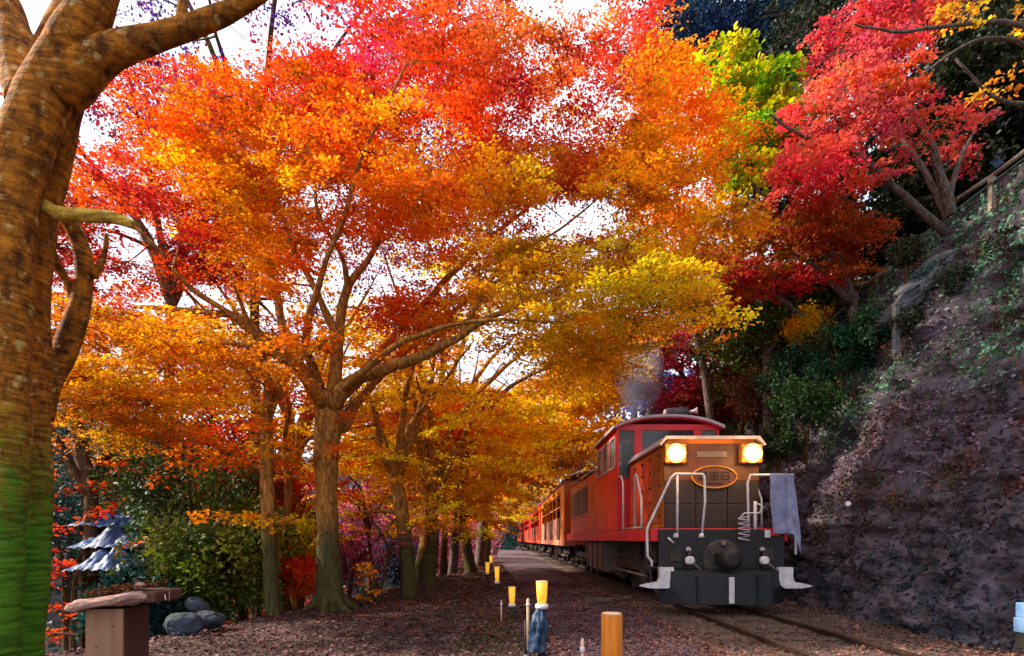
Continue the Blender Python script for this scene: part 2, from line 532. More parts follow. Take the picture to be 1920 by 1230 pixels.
M['grime'] = mat('grimy_underframe', (.07, .05, .04), (.02, .015, .014), scale=5, rough=.8, bump=.4)
M['tank'] = mat('fuel_tank_grey', (.19, .13, .11), (.10, .065, .055), scale=4, rough=.6, bump=.1)
M['white'] = mat('white_pipe_paint', (.80, .74, .76), (.55, .48, .48), scale=9, rough=.4, bump=.05)
M['plow'] = mat('dark_plough_steel', (.012, .016, .021), (.006, .007, .008), scale=3, rough=.5, bump=.15)
M['lilac_trim'] = mat('pale_trim', (.62, .50, .56), (.40, .30, .34), scale=6, rough=.4, bump=.05)
M['gold'] = mat('gold_badge', srgb(214, 140, 60), srgb(176, 104, 36), scale=10, rough=.4, metal=.2, bump=.05)
M['lamp'] = mat('lit_headlamp', (1, .8, .5), (1, .8, .5), emis=(1.0, .80, .42), estr=5, bump=0)
M['reflector'] = mat('halo_reflector', (1, .7, .2), (1, .7, .2), emis=(1.0, .56, .06), estr=1.1, bump=0)  # halo of the headlamp put in as an emissive ring round the lens
M['lampshell'] = mat('lamp_shell', srgb(225, 140, 30), srgb(190, 100, 20), rough=.35, bump=0)  # amber colour carries the lamp bloom over the housing
M['grille'] = mat('louvre_grey', (.075, .075, .085), (.03, .03, .035), rough=.5, bump=.05)
M['crimson'] = mat('crimson_roof', srgb(200, 22, 48), srgb(160, 14, 34), scale=3, rough=.45, bump=.05)
gm, gt, gp = new_mat('cab_glass')
gp.inputs['Base Color'].default_value = (.55, .65, .62, 1); gp.inputs['Roughness'].default_value = .05
gp.inputs['Transmission Weight'].default_value = .85; gp.inputs['IOR'].default_value = 1.1
M['glass'] = gm
dg = mat('dark_window', (.02, .022, .03), (.012, .012, .016), rough=.08, bump=0)
M['darkglass'] = dg

loco = empty('diesel_locomotive', (XC, 10, 0), 'red and orange diesel locomotive with two lit headlamps leading the sightseeing train', 'locomotive')
def part(mb, name, m, p=None): return mb.build(name, M[m], p or loco)

fr = part(MB().box(-1.25, 1.25, .0, 13.0, 1.22, 1.46, .01), 'frame', 'red')
part(MB().box(-1.21, 1.21, .06, 12.9, 1.461, 1.475), 'walkway', 'maroon')
part(MB().box(-1.12, 1.16, -.06, -.002, .72, 1.44, .015), 'buffer_beam', 'black')
# front hood
def hood_prof(hw, z0, z1, ch):
    return [(-hw, z0), (hw, z0), (hw, z1 - ch * .7), (hw - ch, z1), (-hw + ch, z1), (-hw, z1 - ch * .7)]
hood = part(MB().prism(hood_prof(.90, 1.476, 3.14, .10), 'y', .42, 3.09), 'front_hood', 'orange')
part(MB().prism([(-.97, 3.02), (-.86, 3.145), (.86, 3.145), (.97, 3.02), (1.0, 3.04), (.88, 3.20), (-.88, 3.20), (-1.0, 3.04)], 'y', .30, 3.095), 'hood_cornice', 'lilac_trim', hood)
part(MB().box(-.90, .90, .375, .418, 2.36, 3.06, .01), 'upper_front_panel', 'umber', hood)  # headlamp glow put into the paint, more orange than the panels below
for k in range(3):
    x0 = -.90 + k * .6
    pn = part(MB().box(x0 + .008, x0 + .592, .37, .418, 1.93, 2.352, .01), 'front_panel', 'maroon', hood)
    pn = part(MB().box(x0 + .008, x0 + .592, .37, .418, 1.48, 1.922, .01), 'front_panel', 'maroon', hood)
    part(MB().box(x0 + .5, x0 + .53, .35, .37, 1.6, 1.75), 'latch', 'grime', hood)
# doors down the side with hinges
for k in range(4):
    y0 = .50 + k * .64
    for sx in (-1, 1):
        d = part(MB().box(sx * .915 - .012, sx * .915 + .012, y0, y0 + .615, 1.56, 2.95, .006), 'hood_door', 'coral' if k > 0 else 'tan', hood)
        for z in (1.68, 1.98, 2.28, 2.58, 2.85):
            part(MB().box(sx * .935 - .012, sx * .935 + .012, y0 + .02, y0 + .13, z, z + .035), 'hinge', 'maroon', hood)
# headlamps
for x in (-.72, .70):
    hl = part(MB().box(x - .2, x + .2, .22, .374, 2.68, 3.04, .03), 'headlamp', 'lampshell')
    part(MB().lathe((x, .221, 2.86), (0, -1, 0), [(0, .18), (.03, .18), (.034, .15), (.022, .14)], 28), 'reflector', 'reflector', hl)
    part(MB().lathe((x, .205, 2.86), (0, -1, 0), [(0, .125), (.03, .12), (.042, .09), (.046, .03)], 24), 'lens', 'lamp', hl)
    L = bpy.data.lights.new('headlamp_light', 'POINT'); L.energy = 15; L.color = (1, .60, .18); L.shadow_soft_size = .12
    lo_ = bpy.data.objects.new('headlamp_light', L); C.objects.link(lo_); lo_.parent = hl; lo_.location = (x, -.02, 2.84)
# number plate and horn between lamps
part(MB().box(-.28, .28, .345, .374, 2.80, 2.92, .01), 'number_board', 'tank')
# oval headmark with ring and raised characters (unreadable in the photo)
hm = empty('headmark', (0, 0, 0)); hm.parent = loco
def oval(a, b, y0, y1, cx, cz, n=40):
    m_ = MB(); m_.prism([(cx + a * math.cos(2 * math.pi * i / n), cz + b * math.sin(2 * math.pi * i / n)) for i in range(n)], 'y', y0, y1); return m_
CX, CZ = .04, 2.43
part(oval(.43, .215, .345, .373, CX, CZ), 'plate', 'umber', hm)
n = 48; m_ = MB()
pts = [(CX + .42 * math.cos(2 * math.pi * i / n), .338, CZ + .205 * math.sin(2 * math.pi * i / n)) for i in range(n + 1)]
part(m_.tube(pts, .018, 8), 'rim', 'gold', hm)
for k, x in enumerate((-.21, 0.0, .21)):
    g = MB()
    zc = CZ + .03
    for (a, b, c, d) in [(-.075, .075, .055, .075), (-.075, .075, -.075, -.055), (-.075, -.055, -.055, .055), (.055, .075, -.055, .055), (-.05, .05, -.01, .01), (-.01, .01, -.05, .05)]:
        if k != 1 and a == -.01: continue
        g.box(CX + x + a, CX + x + b, .335, .344, zc + c, zc + d)
    part(g, 'character', 'maroon', hm)
part(MB().box(CX - .17, CX + .17, .336, .344, CZ - .135, CZ - .10), 'character_line', 'maroon', hm)

for x in [-1.02 + .17 * i for i in range(13)]:
    for z in (.80, 1.37):
        part(MB().lathe((x, -.06, z), (0, -1, 0), [(0, .016), (.008, .013), (.011, .005)], 8), 'rivet', 'grime')
for x in (-.82, .84):
    part(MB().box(x - .10, x + .10, -.085, -.062, .86, 1.08, .006), 'pocket_plate', 'grime')
chain = MB()
for i in range(9):
    a_ = i / 8; chain.tube([(-.2 + .42 * a_ - .02, -.13, 1.08 - .16 * math.sin(math.pi * a_)), (-.2 + .42 * a_ + .03, -.13, 1.08 - .16 * math.sin(math.pi * (a_ + .06)))], .011, 5)
part(chain, 'coupling_chain', 'tank')
for x in (-.97, 1.0):
    part(MB().tube([(x, 3.075, 2.78), (x + .05, 3.07, 3.35)], .009, 5), 'wiper', 'black')
# white pipe handrails
def rail(pts, r=.022, name='handrail', p=None):
    return part(MB().tube(pts, r, 8), name, 'white', p)
def lp(px, py, y=0.0):            # point on a plane y behind the front, in loco coordinates
    q = P(px, py, 10 + y); return (q[0] - XC, y, q[2])
rl = rail([lp(1222, 1062, -.05), lp(1222, 1052, -.05), lp(1214, 1043, -.05), lp(1213, 995, -.05), lp(1216, 985, -.05), lp(1258, 896, -.05), lp(1266, 889, -.05), lp(1318, 889, -.05)], .024)
rail([lp(1270, 890, -.05), lp(1270, 1000, -.05)], .023, 'post')
rail([lp(1318, 889, -.05), lp(1321, 896, -.05), lp(1322, 940, -.05), lp(1316, 1003, -.05)], .022, 'post')
for q in (1267, 1315): part(MB().lathe(lp(q, 1008, -.05), (0, 0, 1), [(0, .055), (.04, .05), (.08, .03)], 12), 'post_foot', 'white')
rail([lp(1404, 1000, -.05), lp(1402, 905, -.05), lp(1407, 891, -.05), lp(1470, 890, -.05), lp(1477, 896, -.05), lp(1482, 985, -.05), lp(1492, 1005, -.05), lp(1492, 1040, -.05)], .022)
rail([lp(1416, 940, -.02), lp(1416, 1002, -.02)], .03, 'post')
# coil of pale hose by the right steps
hel = []
for i in range(110):
    a = i / 110 * 2 * math.pi * 5
    q = lp(1395, 968 + i * .42, -.10)
    hel.append((q[0] + .10 * math.cos(a), q[1] + .05 * math.sin(a), q[2]))
part(MB().tube(hel, .012, 6), 'hose_coil', 'lilac_trim')
rail([lp(1388, 970, -.1), lp(1396, 962, -.1), lp(1424, 962, -.1), lp(1430, 950, -.1), lp(1421, 944, -.1)], .013, 'hose')
# side handrails by the cab steps
for sx in (-1, 1):
    x = sx * 1.19
    rail([(x, .9, 1.47), (x, .9, 2.05), (x, 1.25, 2.55), (x, 1.35, 2.6), (x, 1.45, 2.55), (x, 1.45, 1.47)])
    rail([(x, 2.55, 1.47), (x, 2.55, 2.55), (x, 2.75, 2.72), (x, 3.05, 2.74)])
    rail([(x, .9, 1.50), (x, 2.55, 1.50)], .014)
    rail([(x, 6.2, 3.35), (x * 1.01, 9.0, 3.40), (x * 1.01, 12.3, 3.42)], .02)
# cab
cab = empty('cab', (0, 0, 0)); cab.parent = loco
y0, y1, hw = 3.1, 5.9, 1.22
part(MB().box(-hw, -.905, y0, y0 + .05, 1.476, 2.72, .008), 'front_wall', 'red', cab)
part(MB().box(.905, hw, y0, y0 + .05, 1.476, 2.72, .008), 'front_wall', 'red', cab)
for x0, x1 in ((-hw, -1.16), (-.80, -.62), (.62, .80), (1.16, hw)):
    part(MB().box(x0, x1, y0, y0 + .06, 2.722, 3.86), 'window_pillar', 'red', cab)
part(MB().box(-.905, .905, y0, y0 + .05, 2.5, 3.13), 'front_wall', 'coral', cab)
part(MB().box(-hw, hw, y0 - .002, y0 + .06, 3.862, 4.0), 'window_header', 'red', cab)
for x0, x1 in ((-1.155, -.805), (.805, 1.155)):
    part(MB().box(x0, x1, y0 + .02, y0 + .03, 2.73, 3.855), 'windscreen', 'glass', cab)
part(MB().box(-.615, .615, y0 + .02, y0 + .03, 3.135, 3.855), 'windscreen', 'darkglass', cab)
for sx in (-1, 1):
    xo = sx * hw
    a, b = sorted((xo, xo - sx * .05))
    part(MB().box(a, b, y0 + .062, y1, 1.476, 2.98, .006), 'side_wall', 'red', cab)
    part(MB().box(a, b, y0 + .062, y1, 3.78, 4.0), 'side_wall', 'red', cab)
    for k in range(4):
        ya = y0 + .062 + k * (y1 - y0 - .2) / 3
        part(MB().box(a, b, ya, ya + .12, 2.982, 3.778), 'window_pillar', 'red', cab)
    part(MB().box(a + .02, b - .02, y0 + .15, y1 - .1, 2.985, 3.775), 'side_window', 'glass', cab)
    for k in range(3):
        ya = y0 + .19 + k * (y1 - y0 - .2) / 3
        m_ = MB(); q = xo + sx * .012
        a2, b2 = sorted((q, xo + sx * .002))
        m_.box(a2, b2, ya, ya + .03, 3.0, 3.76); m_.box(a2, b2, ya + .68, ya + .71, 3.0, 3.76); m_.box(a2, b2, ya + .031, ya + .679, 3.0, 3.03); m_.box(a2, b2, ya + .031, ya + .679, 3.73, 3.76)
        part(m_, 'window_frame', 'white', cab)
part(MB().box(-hw + .06, hw - .06, y1 - .05, y1, 1.476, 3.1), 'rear_wall', 'coral', cab)
for x0, x1 in ((-1.16, -.95), (-.5, .5), (.95, 1.16)):
    part(MB().box(x0, x1, y1 - .05, y1, 3.102, 4.0), 'rear_wall', 'maroon', cab)
part(MB().box(-1.05, 1.05, 4.4, 4.9, 1.476, 2.9), 'control_desk', 'grime', cab)
# roof: shallow arch
def arch(hw, ze, zc, th, n=16):
    top = [(-hw + 2 * hw * i / n, ze + (zc - ze) * (1 - abs(-1 + 2 * i / n) ** 2.4)) for i in range(n + 1)]
    bot = [(x * .985, z - th) for x, z in top][::-1]
    return top + bot
rf = part(MB().prism(arch(1.30, 3.94, 4.20, .07), 'y', y0 - .12, y1 + .12), 'roof', 'crimson', cab)
for yy in (y0 - .125, y1 + .1):
    part(MB().prism(arch(1.315, 3.95, 4.215, .055), 'y', yy - .02, yy + .015), 'roof_rim', 'lilac_trim', cab)
for sx in (-1, 1):
    part(MB().box(sx * 1.305 - .015, sx * 1.305 + .015, y0 - .1, y1 + .1, 3.90, 3.96), 'gutter', 'white', cab)
part(MB().prism([(-.5 + i / 16, 4.19 + .0) for i in range(17)] + [(.5 - i / 16, 4.23 + .03 * math.sin(math.pi * i / 16)) for i in range(17)], 'y', 3.6, 5.3), 'roof_hatch', 'crimson', cab)
q = P(1218, 780, 13.4)
part(MB().lathe((q[0] - XC, 3.4, 4.18), (0, 0, 1), [(0, .10), (.15, .10), (.16, .07), (.26, .07), (.30, .04)], 14), 'exhaust_stack', 'black')
q = P(1262, 785, 13.0)
hn = part(MB().lathe((q[0] - XC - .12, 3.25, 4.29), (1, 0, .05), [(0, .10), (.04, .13), (.5, .13), (.54, .10)], 16), 'air_reservoir', 'grille')
part(MB().lathe((q[0] - XC - .15, 3.25, 4.29), (1, 0, .05), [(0, .06), (.02, .1), (.05, .1)], 12), 'end_cap', 'white', hn)
part(MB().lathe((q[0] - XC + .46, 3.25, 4.33), (1, -.4, .1), [(0, .03), (.12, .045), (.2, .09)], 12), 'horn', 'white')
# long hood behind the cab
lh = part(MB().prism(hood_prof(1.14, 1.476, 3.42, .16), 'y', 5.92, 12.5), 'rear_hood', 'coral')
part(MB().box(-1.16, -1.1, 7.9, 12.1, 2.05, 3.12, .01), 'grille_frame', 'coral', lh)
for k in range(2):
    ya = 8.05 + k * 2.02
    gp_ = part(MB().box(-1.175, -1.15, ya, ya + 1.9, 2.14, 3.04, .008), 'grille', 'grille', lh)
    for j in range(14):
        z = 2.17 + j * .062
        part(MB().add([(-1.19, ya + .05, z), (-1.19, ya + 1.85, z), (-1.176, ya + 1.85, z + .05), (-1.176, ya + .05, z + .05), (-1.176, ya + .05, z), (-1.176, ya + 1.85, z)], [(0, 1, 2, 3), (0, 4, 5, 1), (0, 3, 4), (1, 5, 2)]), 'louvre', 'tank', lh)
for k in range(3):
    ya = 6.0 + k * .62
    part(MB().box(-1.165, -1.142, ya, ya + .58, 1.6, 3.1, .006), 'hood_door', 'coral', lh)
part(MB().lathe((-1.165, 7.0, 2.55), (-1, 0, 0), [(0, .10), (.02, .10)], 16), 'access_cap', 'red', lh)
part(MB().box(-.5, .5, 7.5, 11.5, 3.42, 3.56, .03), 'roof_fan_housing', 'coral', lh)
# underframe
part(MB().box(-1.06, 1.06, 5.6, 8.4, .34, 1.21, .03), 'fuel_tank', 'tank')
for sx in (-1, 1):
    for k in range(3):
        part(MB().box(sx * 1.075 - .012, sx * 1.075 + .012, 5.72 + k * .9, 5.76 + k * .9, .36, 1.19), 'tank_rib', 'grime')
def bogie(parent, yc, axles, half=.56, wr=.43, hl=1.6):
    b = empty('bogie', (0, yc, 0)); b.parent = parent
    for ya in axles:
        w_ = MB()
        for sx in (-1, 1):
            w_.lathe((sx * (half + .005) - sx * .065, ya, wr), (sx, 0, 0), [(-.03, wr + .028), (0, wr + .028), (.005, wr), (.11, wr - .01), (.11, wr - .08), (.075, wr - .1), (.075, .16), (.13, .12), (.13, .02)], 24)
        w_.tube([(-half, ya, wr), (half, ya, wr)], .08, 10)
        part(w_, 'wheelset', 'grime', b)
    for sx in (-1, 1):
        f_ = MB().box(sx * .86 - .05, sx * .86 + .05, -hl, hl, .56, .78, .02)
        for ya in axles: f_.box(sx * .88 - .09, sx * .88 + .09, ya - .16, ya + .16, .28, .60, .02)
        part(f_, 'side_frame', 'black', b)
        for ya in axles:
            h_ = []
            for i in range(28):
                a = i / 28 * 2 * math.pi * 4; h_.append((sx * .93 + .055 * math.cos(a), ya + .25 + .055 * math.sin(a), .78 + i / 28 * .30))
            part(MB().tube(h_, .016, 5), 'spring', 'grime', b)
        part(MB().tube([(sx * .98, -hl, .5), (sx * .98, hl, .5)], .03, 6), 'brake_rod', 'tank', b)
    part(MB().box(-.8, .8, -.3, .3, .5, 1.2, .03), 'bolster', 'black', b)
    return b
bogie(loco, 3.0, (-1.2, .9), hl=1.7)
bogie(loco, 10.7, (-1.35, 0, 1.35), hl=1.9)
for yy in (1.0, 9.0):
    part(MB().box(-1.0, 1.0, yy - .4, yy + .4, .78, 1.215, .03), 'equipment_box', 'black')
for sx in (-1, 1):
    st = MB()
    for z in (.42, .72, 1.0): st.box(sx * 1.14 - .1, sx * 1.14 + .1, .12, .52, z, z + .025)
    for yy in (.12, .50): st.box(sx * 1.22 - .012, sx * 1.22 + .012, yy, yy + .025, .42, 1.22)
    part(st, 'cab_steps', 'grime')
# coupler
cp = part(MB().box(-.13, .13, -.42, -.06, .80, 1.02, .03), 'coupler', 'black')
part(MB().lathe((.03, -.42, .91), (0, -1, 0), [(-.1, .16), (0, .19), (.09, .17), (.13, .1)], 16), 'coupler_head', 'black', cp)
part(MB().lathe((.02, -.05, .90), (0, -1, 0), [(0, .36), (.03, .36), (.05, .31)], 28), 'draft_gear_plate', 'grime')
part(MB().lathe((.02, -.12, 1.18), (0, -1, 0), [(0, .05), (.05, .045), (.06, .02)], 12), 'lamp_bracket', 'tank')
# brake hoses with white cocks
for px, s_ in ((1292, 1), (1431, 1)):
    a = lp(px, 1051, -.12)
    part(MB().lathe((a[0], -.10, a[2]), (0, -1, 0), [(0, .05), (.03, .085), (.09, .085), (.12, .05)], 14), 'brake_cock', 'white')
    part(MB().tube([(a[0] + .03, -.2, a[2] - .02), (a[0] + .12, -.24, a[2] - .12), (a[0] + .17, -.25, a[2] - .17)], .014, 6), 'cock_handle', 'tank')
    part(MB().tube([(a[0], -.08, a[2] + .18), (a[0], -.16, a[2] + .12), (a[0] - .01, -.2, a[2] - .1), (a[0], -.18, a[2] - .3)], .03, 8), 'brake_hose', 'black')
    part(MB().lathe((a[0], -.07, a[2] + .2), (0, -1, 0), [(0, .05), (.04, .04)], 10), 'hose_flange', 'lilac_trim')
a = lp(1252, 1008, -.1)
part(MB().tube([a, (a[0] + .1, -.12, a[2] - .1)], .022, 6), 'uncoupling_handle', 'lilac_trim')
a = lp(1452, 1000, -.07)
part(MB().box(a[0] - .07, a[0] + .09, -.10, -.065, a[2] - .05, a[2] + .05, .01), 'marker_lamp', 'red')
part(MB().box(a[0] - .18, a[0] - .08, -.10, -.065, a[2] - .08, a[2] + .06, .01), 'marker_lamp', 'white')
# white guard irons: upright plate turning into a flat toe pointing outwards
def guard(px, s_):
    top = lp(px, 1063, -.1); cx = top[0]
    prof = [(-.125, .76), (.125, .76), (.13, .56), (.10, .44), (.02, .385), (-.28, .385), (-.47, .42), (-.44, .44), (-.30, .475), (-.15, .50), (-.12, .58)]
    prof = [(cx + s_ * x, z) for x, z in prof]
    return part(MB().prism(prof, 'y', -.24, -.12), 'guard_iron', 'white')
guard(1246, 1)
guard(1467, -1)
# snow plough
pl = part(MB().add([(-1.12, -.10, .72), (1.12, -.10, .72), (1.12, -.10, .12), (-1.12, -.10, .12), (-.75, -.42, .66), (.75, -.42, .66), (.75, -.46, .12), (-.75, -.46, .12)],
                   [(0, 1, 5, 4), (4, 5, 6, 7), (0, 4, 7, 3), (1, 2, 6, 5), (3, 7, 6, 2), (0, 3, 2, 1)]), 'snow_plough', 'plow')
part(MB().box(-.02, .07, -.492, -.462, .14, .60, .006), 'white_stripe', 'white', pl)
for x in (-.55, .5):
    part(MB().box(x - .02, x + .02, -.50, -.465, .14, .62, .004), 'plough_rib', 'plow', pl)

# pale lilac cloth hung over the right front rail
M['cloth'] = mat('pale_lilac_cloth', (.40, .40, .58), (.22, .23, .40), scale=5, rough=.9, bump=.3, bscale=18)
n, k = 26, 40
V = np.zeros((k, n, 3))
for j in range(k):
    v = j / (k - 1)
    for i in range(n):
        u = i / (n - 1)
        q = P(1438 + u * 44 + v * (6 + 10 * u), 889 + v * (112 + 38 * max(0, (u - .72) / .28)), 9.93)
        V[j, i] = (q[0], 9.885 - .022 * math.sin(u * 13 + v * 3) * (.3 + v) - .09 * float(vnoise(np.array([u * 3, v * 5, 2.]), 1.3, 9)), q[2])
_t = M['cloth'].node_tree; _p = _t.nodes['Principled BSDF']; _p.inputs['Alpha'].default_value = .62
cl = grid_mesh('cloth', V, M['cloth'])
sm = cl.modifiers.new('s', 'SOLIDIFY'); sm.thickness = .006
tag(cl, "pale lilac cloth hanging over the locomotive's right front handrail", 'cloth')

# ------------------------------------------------------------------ coaches
M['cream'] = mat('cream_paint', srgb(226, 150, 120), srgb(196, 120, 90), scale=2, rough=.5, bump=.04)
M['roofgrey'] = mat('coach_roof', srgb(170, 120, 170), srgb(120, 80, 120), scale=2, rough=.6, bump=.1)
def coach(y0, L, up, low, endm, label):
    c = empty('passenger_coach', (XC, y0, 0), label, 'coach', 'open-sided coaches behind the locomotive')
    hw = 1.28
    p = lambda mb, nme, m, par=None: mb.build(nme, M[m], par or c)
    p(MB().box(-hw, hw, .0, L, .98, 1.24, .01), 'underframe', low)
    for sx in (-1, 1):
        a, b = sorted((sx * hw, sx * (hw - .05)))
        p(MB().box(a, b, .0, 1.6, 1.242, 3.78, .008), 'end_panel', endm)
        p(MB().box(a, b, L - .9, L, 1.242, 3.78, .008), 'end_panel', endm)
        nb = 6; wdt = (L - 2.5) / nb
        for k in range(nb):
            ya = 1.602 + k * wdt
            p(MB().box(a, b, ya, ya + wdt - .01, 1.242, 2.28, .008), 'side_panel', low if k % 2 else 'maroon')
            p(MB().box(a, b, ya, ya + .12, 2.282, 3.35), 'window_post', up)
            p(MB().box(a + .02, b - .02, ya + .121, ya + wdt, 2.75, 2.80), 'window_bar', 'cream')
        p(MB().box(a, b, 1.602, L - .902, 3.352, 3.78), 'eave_panel', up)
    for ya in (0, L - .05):
        m_ = MB(); m_.box(-hw + .052, -.35, ya, ya + .05, 1.242, 3.78); m_.box(.35, hw - .052, ya, ya + .05, 1.242, 3.78); m_.box(-.348, .348, ya, ya + .05, 3.2, 3.78)
        p(m_, 'end_wall', endm)
        p(MB().box(-.347, .347, ya + .015, ya + .035, 1.242, 3.198), 'end_door', 'darkglass')
    p(MB().box(-hw + .1, hw - .1, .1, L - .1, 1.241, 1.26), 'floor', 'grime')
    for k in range(6):
        ya = 2 + k * (L - 4) / 5
        s_ = MB()
        for x in (-.75, .75): s_.box(x - .4, x + .4, ya, ya + .08, 1.26, 2.3); s_.box(x - .4, x + .4, ya - .4, ya + .5, 1.6, 1.68)
        p(s_, 'bench', 'tan')
    p(MB().prism(arch(1.36, 3.78, 4.22, .06), 'y', -.1, L + .1), 'roof', 'roofgrey')
    bogie(c, 2.6, (-.9, .9), hl=1.3); bogie(c, L - 2.6, (-.9, .9), hl=1.3)
    p(MB().box(-.9, .9, L / 2 - 2, L / 2 + 1.5, .45, .97, .03), 'equipment_box', 'black')
    p(MB().box(-.15, .15, -.45, -.0, .75, .98), 'coupler', 'black')
    return c
coach(23.7, 14.2, 'orange', 'cream', 'orange', 'orange open-sided coach coupled directly behind the locomotive')
c2 = coach(38.7, 14.2, 'red', 'coral', 'red', 'red coach with coral lower panels just behind the orange coach')
for i, lab in enumerate(('red coach second behind the orange one, partly lost in distance', 'red coach third behind the orange one, a sliver far down the line', 'last red coach at the far end of the train')):
    c = copy_tree(c2); c.location.y = 38.7 + 15.0 * (i + 1); c['label'] = lab

# smoke above the exhaust
sm_, st_, _ = new_mat('exhaust_smoke')
st_.nodes.clear()
out = st_.nodes.new('ShaderNodeOutputMaterial'); vol = st_.nodes.new('ShaderNodeVolumePrincipled')
tcn = st_.nodes.new('ShaderNodeTexCoord'); nz2 = st_.nodes.new('ShaderNodeTexNoise'); nz2.inputs['Scale'].default_value = 1.6; nz2.inputs['Detail'].default_value = 4
st_.links.new(tcn.outputs['Object'], nz2.inputs['Vector'])
mr = st_.nodes.new('ShaderNodeMapRange'); mr.inputs[1].default_value = .38; mr.inputs[2].default_value = .7; mr.inputs[3].default_value = 0; mr.inputs[4].default_value = 3.2
st_.links.new(nz2.outputs['Fac'], mr.inputs[0]); gr = st_.nodes.new('ShaderNodeTexGradient'); gr.gradient_type = 'SPHERICAL'
mg = st_.nodes.new('ShaderNodeMapping'); mg.inputs['Scale'].default_value = (1.6, 1.3, .85)
st_.links.new(tcn.outputs['Object'], mg.inputs['Vector']); st_.links.new(mg.outputs[0], gr.inputs['Vector'])
ml = st_.nodes.new('ShaderNodeMath'); ml.operation = 'MULTIPLY'; st_.links.new(mr.outputs[0], ml.inputs[0]); st_.links.new(gr.outputs['Fac'], ml.inputs[1])
st_.links.new(ml.outputs[0], vol.inputs['Density'])
vol.inputs['Color'].default_value = (.74, .80, 1, 1); vol.inputs['Anisotropy'].default_value = 0
st_.links.new(vol.outputs[0], out.inputs['Volume'])
bm = bmesh.new(); bmesh.ops.create_icosphere(bm, subdivisions=3, radius=1)
for v in bm.verts:
    d = v.co.copy(); k = .75 + .5 * float(vnoise(np.array([d.x, d.y, d.z]), 1.7, 5))
    v.co = Vector((d.x * .8, d.y * .9, d.z * 1.3))
me = bpy.data.meshes.new('smoke'); bm.to_mesh(me); bm.free(); me.materials.append(sm_)
o = bpy.data.objects.new('smoke', me); C.objects.link(o)
q = P(1198, 700, 13.6); o.location = q
tag(o, 'thin blue exhaust smoke rising behind the locomotive cab roof', 'smoke', kind='stuff')
# ------------------------------------------------------------------ trees
def smooth_path(pts, n=5):
    """Catmull-Rom through points carrying (x, y, z, r)"""
    p = np.array(pts, float)
    p = np.vstack([2 * p[0] - p[1], p, 2 * p[-1] - p[-2]])
    out = []
    for i in range(1, len(p) - 2):
        for k in range(n):
            t = k / n
            out.append(.5 * ((2 * p[i]) + (-p[i - 1] + p[i + 1]) * t + (2 * p[i - 1] - 5 * p[i] + 4 * p[i + 1] - p[i + 2]) * t * t + (-p[i - 1] + 3 * p[i] - 3 * p[i + 1] + p[i + 2]) * t ** 3))
    out.append(p[-2])
    out = np.array(out); out[:, 3] = np.maximum(out[:, 3], .002)
    return out

def limb(mb, pts, n=8, seg=5, rough=.10, seed=0):
    q = smooth_path(pts, seg)
    q[:, :3] += (np.stack([fbm(q[:, :3] + 5 * k, 1.6, 2, seed + k) for k in range(3)], 1) - .5) * rough * np.minimum(1, np.arange(len(q)) / 4)[:, None]
    rr = q[:, 3] * (1 + .22 * (fbm(q[:, :3], 3.5, 2, seed + 9) - .5) * 2)
    mb.tube([tuple(v) for v in q[:, :3]], [float(v) for v in rr], n)
    return q

def pad_leaves(pads, per, size, colf, thick=.10, up=.78, jit=.12, droop=.16, keep=None):
    """pads: (n,4) centre + radius; flat sprays of leaves"""
    n = len(pads)
    cnt = np.maximum((per * (pads[:, 3] / pads[:, 3].mean()) ** 2).astype(int), 4)
    idx = np.repeat(np.arange(n), cnt)
    N = len(idx)
    tilt = RNG.normal(size=(n, 3)) * .17; tilt[:, 2] = 1
    tilt /= np.linalg.norm(tilt, axis=1, keepdims=True)
    # feathery spray: leaves gather along rays inside the pad
    th = RNG.uniform(0, 2 * math.pi, N)
    nr = 9
    ray = RNG.uniform(0, 2 * math.pi, (n, nr))
    th = ray[idx, RNG.integers(0, nr, N)] + RNG.normal(size=N) * .16
    rr = np.sqrt(RNG.uniform(0.02, 1, N)) * RNG.uniform(.75, 1.12, N)
    R_ = pads[idx, 3]
    loc = np.stack([np.cos(th) * rr * R_, np.sin(th) * rr * R_, RNG.normal(size=N) * thick * R_ * .5 - droop * rr ** 2 * R_], 1)
    a = tilt[idx]
    loc[:, 2] -= (loc[:, 0] * a[:, 0] + loc[:, 1] * a[:, 1]) / a[:, 2]
    pos = pads[idx, :3] + loc
    nrm = RNG.normal(size=(N, 3)) * (1 - up) * 1.6; nrm[:, 2] += up
    dirs = loc + RNG.normal(size=(N, 3)) * .4 * R_[:, None]
    if keep is not None:
        m = keep(pos); pos, nrm, dirs, idx = pos[m], nrm[m], dirs[m], idx[m]; N = len(pos)
    col = colf(pos)
    pj = 1 + RNG.normal(size=(n, 1)) * jit * 1.4
    hue = RNG.normal(size=(n, 1)) * .16
    col = col * pj[idx] * (1 + RNG.normal(size=(N, 1)) * jit)
    col[:, 1] *= np.exp(hue[idx, 0] + RNG.normal(size=N) * .12)
    sz = size * RNG.uniform(.7, 1.25, N)
    return pos, nrm, sz, col, dirs

